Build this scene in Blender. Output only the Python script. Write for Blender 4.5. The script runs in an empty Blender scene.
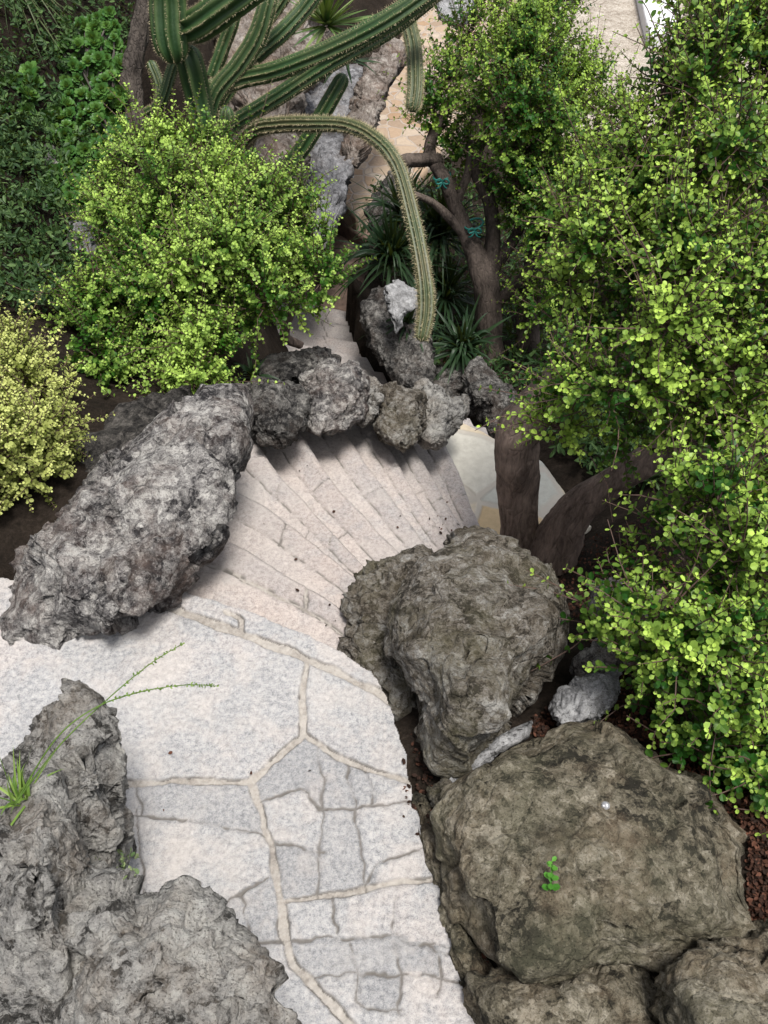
import bpy, math, random
import numpy as np
R = math.radians
rng = np.random.default_rng(7)
random.seed(7)
scene = bpy.context.scene
COL = scene.collection

# ------------------------------------------------------------------ camera
PITCH = R(48.0); F = 963.0; CAM = np.array([0.0, 0.0, 2.9])
FW = np.array([0, math.cos(PITCH), -math.sin(PITCH)])
UP = np.array([0, math.sin(PITCH), math.cos(PITCH)])
RT = np.array([1.0, 0, 0])

def ray(px, py):
    px = np.asarray(px, float); py = np.asarray(py, float)
    return FW + ((px - 384) / F)[..., None] * RT + ((512 - py) / F)[..., None] * UP

def P(px, py, t):
    return CAM + ray(px, py) * np.asarray(t, float)[..., None]

def tz(px, py, z):
    d = ray(px, py)
    return (np.asarray(z, float) - CAM[2]) / np.minimum(d[..., 2], -0.12)

def Pz(px, py, z):
    return P(px, py, tz(px, py, z))

cd = bpy.data.cameras.new('camera')
cam = bpy.data.objects.new('camera', cd); COL.objects.link(cam)
cam.location = CAM; cam.rotation_euler = (R(90) - PITCH, 0, 0)
cd.sensor_fit = 'VERTICAL'; cd.sensor_height = 36.0; cd.lens = 36.0 * F / 1024.0
cd.clip_start = 0.05; cd.clip_end = 1000
scene.camera = cam

# ------------------------------------------------------------------ noise
def _h(i, j, k, s):
    h = (i * 374761393 + j * 668265263 + k * 2147483647 + s * 1274126177) & 0xffffffff
    h = ((h ^ (h >> 13)) * 1274126177) & 0xffffffff
    return (h ^ (h >> 16)) & 0xffffffff

_G = np.random.default_rng(1).normal(size=(256, 3)); _G /= np.linalg.norm(_G, axis=1)[:, None]

def perlin(p, s=0):
    p = np.asarray(p, float)
    i = np.floor(p).astype(np.int64); f = p - i
    u = f * f * f * (f * (f * 6 - 15) + 10)
    out = 0
    for a in (0, 1):
        for b in (0, 1):
            for c in (0, 1):
                g = _G[_h(i[:, 0] + a, i[:, 1] + b, i[:, 2] + c, s) & 255]
                d = ((f - np.array([a, b, c])) * g).sum(1)
                w = (u[:, 0] if a else 1 - u[:, 0]) * (u[:, 1] if b else 1 - u[:, 1]) * (u[:, 2] if c else 1 - u[:, 2])
                out = out + w * d
    return out * 1.5

def fbm(p, o=4, s=0, g=0.5):
    a, r = 1.0, 0
    for k in range(o):
        r = r + a * perlin(p * 2.03 ** k + k * 7.3, s + k); a *= g
    return r

def ridged(p, o=4, s=0, g=0.5):
    a, r = 1.0, 0
    for k in range(o):
        r = r + a * (1 - 2 * np.abs(perlin(p * 2.07 ** k + k * 3.1, s + k))); a *= g
    return r

def worley(p, s=0):
    i = np.floor(p).astype(np.int64); best = np.full(len(p), 9.0)
    for a in (-1, 0, 1):
        for b in (-1, 0, 1):
            for c in (-1, 0, 1):
                q = i + np.array([a, b, c])
                h = _h(q[:, 0], q[:, 1], q[:, 2], s)
                o = np.stack([(h & 1023) / 1023, ((h >> 10) & 1023) / 1023, ((h >> 20) & 1023) / 1023], 1)
                best = np.minimum(best, ((q + o - p) ** 2).sum(1))
    return np.sqrt(best)

def chips(p, s=0, tilt=.9):
    """broken faces: every cell has its own height and slope"""
    i = np.floor(p).astype(np.int64); best = np.full(len(p), 9.0); val = np.zeros(len(p))
    for a in (-1, 0, 1):
        for b in (-1, 0, 1):
            for c in (-1, 0, 1):
                q = i + np.array([a, b, c]); h = _h(q[:, 0], q[:, 1], q[:, 2], s)
                o = q + np.stack([(h & 1023) / 1023, ((h >> 10) & 1023) / 1023, ((h >> 20) & 1023) / 1023], 1) - p
                d = (o ** 2).sum(1); m = d < best
                best = np.where(m, d, best); val = np.where(m, ((h >> 7) & 255) / 255 - .5 + tilt * (o * _G[h & 255]).sum(1), val)
    return val

def sstep(a, b, x):
    t = np.clip((x - a) / (b - a), 0, 1); return t * t * (3 - 2 * t)

# ------------------------------------------------------------------ objects
def tag(o, label=None, cat=None, group=None, kind=None):
    if label: o['label'] = label
    if cat: o['category'] = cat
    if group: o['group'] = group
    if kind: o['kind'] = kind
    return o

def mesh_obj(name, v, faces, mat, parent=None, loc=None, smooth=True, fattr=None, vattr=None):
    """faces: list of (n,k) int arrays, v in world space"""
    v = np.asarray(v, float)
    if parent is not None: loc = np.array(parent['_loc'][:]) if '_loc' in parent else np.array(parent.location)
    elif loc is None: loc = np.zeros(3)
    vv = v - np.asarray(loc)
    if not isinstance(faces, list): faces = [faces]
    faces = [np.asarray(f, np.int32) for f in faces if len(f)]
    me = bpy.data.meshes.new(name)
    me.vertices.add(len(vv)); me.vertices.foreach_set('co', vv.astype(np.float32).ravel())
    idx = np.concatenate([f.ravel() for f in faces])
    cnt = np.concatenate([np.full(len(f), f.shape[1], np.int32) for f in faces])
    st = np.concatenate([[0], np.cumsum(cnt)[:-1]]).astype(np.int32)
    me.loops.add(len(idx)); me.loops.foreach_set('vertex_index', idx)
    me.polygons.add(len(cnt)); me.polygons.foreach_set('loop_start', st); me.polygons.foreach_set('loop_total', cnt)
    me.polygons.foreach_set('use_smooth', np.full(len(cnt), smooth))
    me.update(calc_edges=True)
    for d, dom in ((fattr, 'FACE'), (vattr, 'POINT')):
        for k, a in (d or {}).items():
            at = me.attributes.new(k, 'FLOAT', dom); at.data.foreach_set('value', np.asarray(a, np.float32))
    me.materials.append(mat)
    o = bpy.data.objects.new(name, me); COL.objects.link(o)
    if parent is not None: o.parent = parent
    else: o.location = loc
    return o

def thing(name, label, cat, loc, group=None):
    o = bpy.data.objects.new(name, None); COL.objects.link(o)
    o.location = loc; o.empty_display_size = 0.1
    return tag(o, label, cat, group)

class MB:
    def __init__(s): s.v = []; s.q = []; s.t = []; s.n = 0; s.fa = []; s.fb = []
    def add(s, v, q=None, t=None):
        v = np.asarray(v, float); s.v.append(v)
        if q is not None: s.q.append(np.asarray(q) + s.n)
        if t is not None: s.t.append(np.asarray(t) + s.n)
        s.n += len(v)
    def build(s, name, mat, parent=None, loc=None, **k):
        f = []
        if s.q: f.append(np.concatenate(s.q))
        if s.t: f.append(np.concatenate(s.t))
        return mesh_obj(name, np.concatenate(s.v), f, mat, parent, loc, **k)

def catmull(pts, n):
    p = np.asarray(pts, float)
    if len(p) == 2: return p[0] + (p[1] - p[0]) * np.linspace(0, 1, n)[:, None]
    q = np.vstack([2 * p[0] - p[1], p, 2 * p[-1] - p[-2]])
    u = np.linspace(0, len(p) - 1 - 1e-9, n); i = u.astype(int); f = (u - i)[:, None]
    a, b, c, d = q[i], q[i + 1], q[i + 2], q[i + 3]
    return 0.5 * (2 * b + (c - a) * f + (2 * a - 5 * b + 4 * c - d) * f ** 2 + (3 * b - a - 3 * c + d) * f ** 3)

def frames(path):
    T = np.gradient(path, axis=0); T /= np.linalg.norm(T, axis=1)[:, None] + 1e-12
    N = np.zeros_like(T)
    r = np.array([0.31, 0.2, 0.93]); n = r - T[0] * r.dot(T[0])
    if np.linalg.norm(n) < .2: n = np.array([1, 0, 0]) - T[0] * T[0][0]
    N[0] = n / np.linalg.norm(n)
    for k in range(1, len(T)):
        n = N[k - 1] - T[k] * N[k - 1].dot(T[k]); N[k] = n / np.linalg.norm(n)
    return T, N, np.cross(T, N)

def tube(mb, path, rad, ns=8, prof=None, cap=True):
    path = np.asarray(path, float); m = len(path); rad = np.broadcast_to(rad, (m,))
    T, N, B = frames(path)
    th = np.linspace(0, 2 * np.pi, ns, endpoint=False)
    pr = np.ones(ns) if prof is None else prof
    if np.ndim(pr) == 1: pr = np.broadcast_to(pr, (m, ns))
    v = path[:, None] + (rad[:, None] * pr)[..., None] * (np.cos(th)[None, :, None] * N[:, None] + np.sin(th)[None, :, None] * B[:, None])
    i = np.arange(m - 1)[:, None] * ns; j = np.arange(ns)[None]; jn = (j + 1) % ns
    q = np.stack([i + j, i + jn, i + ns + jn, i + ns + j], -1).reshape(-1, 4)
    V = v.reshape(-1, 3); t = []
    if cap:
        V = np.vstack([V, path[:1], path[-1:]]); a, b = m * ns, m * ns + 1
        for k in range(ns):
            t.append([a, (k + 1) % ns, k]); t.append([b, (m - 1) * ns + k, (m - 1) * ns + (k + 1) % ns])
    mb.add(V, q, np.array(t) if t else None)
    return v

# ------------------------------------------------------------------ materials
def new_mat(name):
    m = bpy.data.materials.new(name); m.use_nodes = True
    nt = m.node_tree; nt.nodes.clear()
    out = nt.nodes.new('ShaderNodeOutputMaterial')
    return m, nt, out

class NT:
    def __init__(s, nt): s.nt = nt
    def n(s, typ, **k):
        nd = s.nt.nodes.new(typ)
        for a, b in k.items():
            if a.startswith('i_'):
                key = a[2:]
                key = int(key) if key.isdigit() else key.replace('_', ' ')
                nd.inputs[key].default_value = b
            else: setattr(nd, a, b)
        return nd
    def l(s, a, b): s.nt.links.new(a, b)
    def noise(s, vec, scale, detail=6, rough=.6, dist=0):
        nd = s.n('ShaderNodeTexNoise', i_Scale=scale, i_Detail=detail, i_Roughness=rough, i_Distortion=dist)
        s.l(vec, nd.inputs['Vector']); return nd.outputs['Fac']
    def ramp(s, fac, stops):
        r = s.n('ShaderNodeValToRGB'); e = r.color_ramp.elements
        while len(e) < len(stops): e.new(.5)
        for k, (p, c) in enumerate(stops):
            e[k].position = p; e[k].color = (*c, 1) if len(c) == 3 else c
        s.l(fac, r.inputs['Fac']); return r.outputs['Color']
    def mix(s, fac, a, b, mode='MIX'):
        m = s.n('ShaderNodeMix', data_type='RGBA', blend_type=mode)
        for sock, val in ((m.inputs[0], fac), (m.inputs[6], a), (m.inputs[7], b)):
            if hasattr(val, 'is_output'): s.l(val, sock)
            elif isinstance(val, tuple): sock.default_value = (*val, 1)
            else: sock.default_value = val
        return m.outputs[2]
    def math(s, op, a, b=0.0, clamp=False):
        m = s.n('ShaderNodeMath', operation=op, use_clamp=clamp)
        for sock, val in ((m.inputs[0], a), (m.inputs[1], b)):
            if hasattr(val, 'is_output'): s.l(val, sock)
            else: sock.default_value = val
        return m.outputs[0]
    def attr(s, name): return s.n('ShaderNodeAttribute', attribute_name=name).outputs['Fac']
    def vec(s):
        tc = s.n('ShaderNodeTexCoord'); oi = s.n('ShaderNodeObjectInfo')
        m = s.n('ShaderNodeVectorMath', operation='SCALE'); m.inputs[0].default_value = (37, 51, 23)
        s.l(oi.outputs['Random'], m.inputs['Scale'])
        a = s.n('ShaderNodeVectorMath', operation='ADD'); s.l(tc.outputs['Object'], a.inputs[0]); s.l(m.outputs[0], a.inputs[1])
        return a.outputs[0]

def rock_mat(name, dark, mid, light, bump=.03, lamt=.5, stain=None, scale=1.0, moss=None, con=1.0):
    m, nt, out = new_mat(name); g = NT(nt); v = g.vec()
    wn = g.n('ShaderNodeTexNoise', i_Scale=14 * scale, i_Detail=4.0); g.l(v, wn.inputs[0])
    wv = g.mix(.05 / scale, v, wn.outputs['Color'], 'ADD')
    n1 = g.noise(v, 3.2 * scale, 9, .65); n2 = g.noise(v, 24 * scale, 8, .68); n3 = g.noise(v, 140 * scale, 5, .7)
    va = g.n('ShaderNodeTexVoronoi', i_Scale=26 * scale); vb = g.n('ShaderNodeTexVoronoi', i_Scale=64 * scale); vc = g.n('ShaderNodeTexVoronoi', feature='DISTANCE_TO_EDGE', i_Scale=11 * scale)
    for q in (va, vb, vc): g.l(wv, q.inputs['Vector'])
    h1 = g.n('ShaderNodeSeparateColor'); g.l(va.outputs['Color'], h1.inputs[0]); h2 = g.n('ShaderNodeSeparateColor'); g.l(vb.outputs['Color'], h2.inputs[0])
    s = g.math('ADD', g.math('MULTIPLY', n1, .42), g.math('ADD', g.math('MULTIPLY', n2, .36), g.math('ADD', g.math('MULTIPLY', n3, .22), g.math('ADD', g.math('MULTIPLY', h1.outputs[0], .09), g.math('MULTIPLY', h2.outputs[0], .09)))))
    e = .08 / con
    c = g.ramp(s, [(.585 - e, dark), (.585 - .1 * e, mid), (.585 + .5 * e + .03 * (1 - lamt), tuple(.55 * a + .45 * b for a, b in zip(mid, light))), (.585 + 1.25 * e, light)])
    if stain:
        c = g.mix(g.ramp(g.noise(v, 4.3 * scale, 8, .7), [(.48, (0, 0, 0)), (.64, (.85, .85, .85))]), c, g.mix(.6, c, stain))
    if moss:
        c = g.mix(g.ramp(g.noise(v, 2.3 * scale, 8, .7), [(.46, (0, 0, 0)), (.62, (.8, .8, .8))]), c, g.mix(.6, c, moss))
    # dark weathering patches with soft edges, pale chips
    c = g.mix(g.ramp(g.noise(v, 5.5 * scale, 9, .72), [(.55, (0, 0, 0)), (.68, (.65, .65, .65))]), c, dark)
    sp = g.math('MULTIPLY', g.ramp(va.outputs['Distance'], [(.10, (1, 1, 1)), (.26, (0, 0, 0))]), g.ramp(g.noise(v, 6 * scale, 6, .7), [(.5, (0, 0, 0)), (.6, (1, 1, 1))]))
    sp2 = g.ramp(n3, [(.60, (0, 0, 0)), (.70, (1, 1, 1))])
    c = g.mix(g.math('MULTIPLY', sp, .8 * lamt), c, light); c = g.mix(g.math('MULTIPLY', sp2, .75 * lamt), c, light)
    c = g.mix(.8, c, g.ramp(g.noise(v, 170 * scale, 4, .65), [(.34, (.18, .17, .16)), (.45, (1, 1, 1))]), 'MULTIPLY')
    b = g.n('ShaderNodeBsdfPrincipled', i_Roughness=.92); b.inputs['Specular IOR Level'].default_value = .18
    g.l(c, b.inputs['Base Color'])
    hgt = g.math('ADD', g.math('MULTIPLY', n2, .7), g.math('ADD', g.math('MULTIPLY', n3, .4), g.math('ADD', g.math('MULTIPLY', h1.outputs[1], .22), g.math('MULTIPLY', h2.outputs[1], .16))))
    hgt = g.math('ADD', hgt, g.math('MULTIPLY', g.ramp(vc.outputs['Distance'], [(.0, (0, 0, 0)), (.07, (1, 1, 1))]), .22))
    bp = g.n('ShaderNodeBump', i_Strength=1.0, i_Distance=bump * .7); g.l(hgt, bp.inputs['Height']); g.l(bp.outputs[0], b.inputs['Normal'])
    g.l(b.outputs[0], out.inputs[0]); return m

def leaf_mat(name, old, young, rough=.42, trans=.3, spec=.25):
    m, nt, out = new_mat(name); g = NT(nt)
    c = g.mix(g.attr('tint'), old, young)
    oi = g.n('ShaderNodeTexCoord')
    c = g.mix(g.ramp(g.noise(oi.outputs['Object'], 7, 3), [(.35, (0, 0, 0)), (.65, (.35, .35, .35))]), c, tuple(x * 1.5 for x in old))
    b = g.n('ShaderNodeBsdfPrincipled', i_Roughness=rough); b.inputs['Specular IOR Level'].default_value = spec
    g.l(c, b.inputs['Base Color'])
    t = g.n('ShaderNodeBsdfTranslucent'); g.l(g.mix(.55, c, (.45, .55, .05), 'MIX'), t.inputs[0])
    mx = g.n('ShaderNodeMixShader'); mx.inputs[0].default_value = trans
    g.l(b.outputs[0], mx.inputs[1]); g.l(t.outputs[0], mx.inputs[2]); g.l(mx.outputs[0], out.inputs[0]); return m

def bark_mat(name, dark, light, bump=.01, stretch=(1, 1, .25), scale=1.0):
    m, nt, out = new_mat(name); g = NT(nt); tc = g.n('ShaderNodeTexCoord')
    mp = g.n('ShaderNodeMapping'); mp.inputs['Scale'].default_value = stretch; g.l(tc.outputs['Object'], mp.inputs[0])
    n1 = g.noise(mp.outputs[0], 9 * scale, 7, .6, .4); n2 = g.noise(mp.outputs[0], 60 * scale, 6, .7, .2)
    c = g.ramp(g.math('ADD', g.math('MULTIPLY', n1, .6), g.math('MULTIPLY', n2, .45)), [(.4, dark), (.66, light)])
    b = g.n('ShaderNodeBsdfPrincipled', i_Roughness=.85); b.inputs['Specular IOR Level'].default_value = .2; g.l(c, b.inputs['Base Color'])
    w = g.n('ShaderNodeTexWave', wave_type='BANDS', bands_direction='Z', i_Scale=9.0, i_Distortion=6.0, i_Detail=3.0); g.l(tc.outputs['Object'], w.inputs[0])
    vk = g.n('ShaderNodeTexVoronoi', feature='DISTANCE_TO_EDGE', i_Scale=26.0 * scale); g.l(g.mix(.06, mp.outputs[0], g.n('ShaderNodeTexNoise', i_Scale=12.0).outputs['Color'], 'ADD'), vk.inputs['Vector'])
    bp = g.n('ShaderNodeBump', i_Strength=.9, i_Distance=bump); g.l(g.math('ADD', g.math('MULTIPLY', g.ramp(vk.outputs['Distance'], [(0, (0, 0, 0)), (.12, (1, 1, 1))]), .35), g.math('ADD', n1, g.math('MULTIPLY', n2, .6))), bp.inputs['Height']); g.l(bp.outputs[0], b.inputs['Normal'])
    g.l(b.outputs[0], out.inputs[0]); return m

def flat_mat(name, col, rough=.6, var=.3, scale=30, metal=0.0):
    m, nt, out = new_mat(name); g = NT(nt); v = g.vec()
    c = g.ramp(g.noise(v, scale, 5), [(.3, tuple(x * (1 - var) for x in col)), (.7, tuple(min(1, x * (1 + var)) for x in col))])
    b = g.n('ShaderNodeBsdfPrincipled', i_Roughness=rough, i_Metallic=metal); g.l(c, b.inputs['Base Color'])
    g.l(b.outputs[0], out.inputs[0]); return m

def paving_mat():
    m, nt, out = new_mat('paving_stone'); g = NT(nt); tc = g.n('ShaderNodeTexCoord'); v = tc.outputs['Object']
    n0 = g.noise(v, 2.1, 4, .5); n1 = g.noise(v, 7, 7, .65, .4); n2 = g.noise(v, 62, 7, .78); n3 = g.noise(v, 260, 3, .7)
    vo = g.n('ShaderNodeTexVoronoi', i_Scale=105.0); g.l(v, vo.inputs['Vector'])
    pink = g.ramp(g.math('ADD', n2, g.math('MULTIPLY', g.math('SUBTRACT', n3, .5), .8)), [(.34, (.33, .28, .255)), (.5, (.49, .42, .385)), (.68, (.59, .52, .48))])
    grey = g.ramp(g.math('ADD', n2, g.math('MULTIPLY', g.math('SUBTRACT', n3, .5), .6)), [(.34, (.20, .205, .215)), (.5, (.355, .355, .36)), (.66, (.47, .46, .45))])
    pk = g.math('ADD', g.attr('pink'), g.math('MULTIPLY', g.math('SUBTRACT', n1, .5), 1.8), True)
    c = g.mix(pk, grey, pink)
    # worn pale film and dark blotches
    c = g.mix(g.ramp(g.math('ADD', g.math('MULTIPLY', n0, .5), g.math('MULTIPLY', n1, .55)), [(.5, (0, 0, 0)), (.66, (.6, .6, .6))]), c, (.47, .45, .43))
    c = g.mix(g.ramp(g.noise(v, 14, 8, .75, .6), [(.56, (0, 0, 0)), (.74, (.65, .65, .65))]), c, (.19, .19, .195))
    c = g.mix(.25, c, g.ramp(vo.outputs['Color'], [(.1, (.62, .60, .60)), (.6, (1, 1, 1))]), 'MULTIPLY')
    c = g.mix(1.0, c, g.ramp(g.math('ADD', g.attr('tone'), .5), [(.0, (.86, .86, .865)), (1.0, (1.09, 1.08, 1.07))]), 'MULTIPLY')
    mort = g.ramp(g.math('ADD', n1, g.math('MULTIPLY', g.math('SUBTRACT', n2, .5), .8)), [(.32, (.25, .225, .20)), (.5, (.375, .345, .31)), (.68, (.45, .42, .385))])
    c = g.mix(g.attr('joint'), c, mort)
    c = g.mix(g.attr('crack'), c, (.15, .138, .125))
    b = g.n('ShaderNodeBsdfPrincipled', i_Roughness=.85); b.inputs['Specular IOR Level'].default_value = .25; g.l(c, b.inputs['Base Color'])
    bp = g.n('ShaderNodeBump', i_Strength=.9, i_Distance=.006); g.l(g.math('ADD', n2, g.math('MULTIPLY', n3, .4)), bp.inputs['Height']); g.l(bp.outputs[0], b.inputs['Normal'])
    g.l(b.outputs[0], out.inputs[0]); return m

def crazy_mat(name, cols, scale, mort):
    m, nt, out = new_mat(name); g = NT(nt); tc = g.n('ShaderNodeTexCoord'); v = tc.outputs['Object']
    nd = g.n('ShaderNodeTexNoise', i_Scale=2.5, i_Detail=3.0); g.l(v, nd.inputs[0])
    w = g.mix(.12, v, nd.outputs['Color'], 'ADD')
    vo = g.n('ShaderNodeTexVoronoi', i_Scale=scale); ve = g.n('ShaderNodeTexVoronoi', feature='DISTANCE_TO_EDGE', i_Scale=scale)
    g.l(w, vo.inputs['Vector']); g.l(w, ve.inputs['Vector'])
    sp = g.n('ShaderNodeSeparateColor'); g.l(vo.outputs['Color'], sp.inputs[0])
    c = g.ramp(sp.outputs[0], cols)
    n2 = g.noise(v, 25, 6, .7)
    c = g.mix(.5, c, g.ramp(n2, [(.3, (.62, .6, .58)), (.65, (1, 1, 1))]), 'MULTIPLY')
    e = g.ramp(ve.outputs['Distance'], [(.025, (1, 1, 1)), (.06, (0, 0, 0))])
    c = g.mix(e, c, mort)
    b = g.n('ShaderNodeBsdfPrincipled', i_Roughness=.8); g.l(c, b.inputs['Base Color'])
    bp = g.n('ShaderNodeBump', i_Strength=.8, i_Distance=.012); g.l(g.math('SUBTRACT', g.math('MULTIPLY', n2, .5), g.math('MULTIPLY', e, .7)), bp.inputs['Height']); g.l(bp.outputs[0], b.inputs['Normal'])
    g.l(b.outputs[0], out.inputs[0]); return m

def soil_mat():
    m, nt, out = new_mat('soil'); g = NT(nt); tc = g.n('ShaderNodeTexCoord'); v = tc.outputs['Object']
    n1 = g.noise(v, 5, 8, .7); n2 = g.noise(v, 60, 6, .75)
    c = g.ramp(g.math('ADD', g.math('MULTIPLY', n1, .5), g.math('MULTIPLY', n2, .5)), [(.36, (.010, .008, .006)), (.52, (.028, .021, .016)), (.68, (.065, .050, .04))])
    b = g.n('ShaderNodeBsdfPrincipled', i_Roughness=.95); b.inputs['Specular IOR Level'].default_value = .1; g.l(c, b.inputs['Base Color'])
    bp = g.n('ShaderNodeBump', i_Strength=1.0, i_Distance=.02); g.l(g.math('ADD', n1, n2), bp.inputs['Height']); g.l(bp.outputs[0], b.inputs['Normal'])
    g.l(b.outputs[0], out.inputs[0]); return m

M = {}
M['grey'] = rock_mat('grey_limestone', (0.0298, 0.0281, 0.0298), (0.1827, 0.1719, 0.1665), (0.5054, 0.4853, 0.4549), .04, 0.7, stain=(.16, .115, .095))
M['dark'] = rock_mat('dark_limestone', (0.018, 0.0172, 0.0172), (0.0981, 0.0933, 0.0883), (0.2926, 0.2804, 0.26), .04, 0.45, stain=(.10, .075, .06))
M['round'] = rock_mat('grey_brown_limestone', (0.0325, 0.0279, 0.0217), (0.1624, 0.1427, 0.1181), (0.3519, 0.3387, 0.3123), .04, 0.4, stain=(.10, .08, .055), moss=(.13, .12, .07))
M['flat'] = rock_mat('olive_limestone', (0.0237, 0.0216, 0.0162), (0.1282, 0.1122, 0.0795), (0.3162, 0.2856, 0.2244), .03, .35, stain=(.18, .135, .09), moss=(.10, .098, .062))
M['karst'] = rock_mat('pale_karst_limestone', (0.0454, 0.0429, 0.0394), (0.2688, 0.2594, 0.2441), (0.4168, 0.4048, 0.3755), .035, 0.45, stain=(.24, .20, .16))
M['cliff'] = rock_mat('tan_cliff_rock', (.07, .055, .045), (.19, .16, .14), (.36, .33, .30), .03, .3, stain=(.18, .12, .09), scale=.6)
M['bluecliff'] = rock_mat('grey_cliff_rock', (.08, .08, .085), (.18, .18, .19), (.34, .34, .355), .02, .3, stain=(.16, .135, .12), scale=.6)
M['shade'] = rock_mat('shade_dark_rock', (.012, .011, .011), (.04, .037, .034), (.12, .11, .10), .03, .3)  # crevice shade put into this near-black rock colour
M['white'] = rock_mat('whitish_stone', (.14, .14, .14), (.24, .24, .245), (.38, .38, .385), .012, .3)
M['paving'] = paving_mat(); M['soil'] = soil_mat()
M['flag'] = crazy_mat('lower_flagstone', [(.0, (.52, .53, .48)), (.35, (.60, .58, .51)), (.6, (.68, .65, .57)), (.85, (.60, .44, .24))], 2.2, (.50, .46, .40))
M['crazy'] = crazy_mat('far_crazy_paving', [(.0, (.30, .22, .155)), (.3, (.40, .30, .21)), (.55, (.46, .37, .28)), (.8, (.34, .22, .13)), (1, (.48, .41, .33))], 4.6, (.36, .30, .25))
M['farstep'] = flat_mat('brown_step_stone', (.16, .11, .085), .85, .5, 12)
M['plaza'] = rock_mat('pale_gravel', (.26, .22, .18), (.42, .37, .31), (.58, .53, .47), .02, .2, scale=1.2)
M['whitewash'] = flat_mat('whitewashed_stone', (.72, .72, .74), .8, .12, 14)
M['bark'] = bark_mat('grey_brown_bark', (.075, .055, .045), (.36, .27, .22), .012)
M['darkbark'] = bark_mat('dark_bark', (.035, .028, .024), (.17, .135, .115), .01)
M['twig'] = flat_mat('reddish_twig', (.085, .05, .038), .7, .35)
M['greytwig'] = flat_mat('grey_twig', (.10, .085, .075), .8, .35)

# ------------------------------------------------------------------ geometry helpers: rocks
def ico(sub):
    import bmesh
    bm = bmesh.new(); bmesh.ops.create_icosphere(bm, subdivisions=sub, radius=1.0)
    v = np.array([x.co[:] for x in bm.verts]); f = np.array([[x.index for x in q.verts] for q in bm.faces]); bm.free()
    return v / np.linalg.norm(v, axis=1)[:, None], f
_ICO = {}

def vnormals(v, f):
    n = np.cross(v[f[:, 1]] - v[f[:, 0]], v[f[:, 2]] - v[f[:, 0]]); o = np.zeros_like(v)
    for k in range(3):
        for a in range(3): o[:, a] += np.bincount(f[:, k], n[:, a], len(v))
    return o / (np.linalg.norm(o, axis=1)[:, None] + 1e-12)

def poly_radius(poly, c, th):
    p = np.asarray(poly, float) - c; q = np.roll(p, -1, 0); d = np.stack([np.cos(th), np.sin(th)], 1); best = np.zeros(len(th))
    for a, b in zip(p, q):
        e = b - a; den = d[:, 0] * e[1] - d[:, 1] * e[0]; den = np.where(abs(den) < 1e-9, 1e-9, den)
        t = (a[0] * e[1] - a[1] * e[0]) / den; u = (a[0] * d[:, 1] - a[1] * d[:, 0]) / den
        ok = (u >= -1e-6) & (u <= 1 + 1e-6) & (t > 0); best = np.where(ok, np.maximum(best, t), best)
    return best

def centroid(poly):
    p = np.asarray(poly, float); q = np.roll(p, -1, 0); c = p[:, 0] * q[:, 1] - q[:, 0] * p[:, 1]
    return ((p + q) * c[:, None]).sum(0) / (3 * c.sum())

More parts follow.
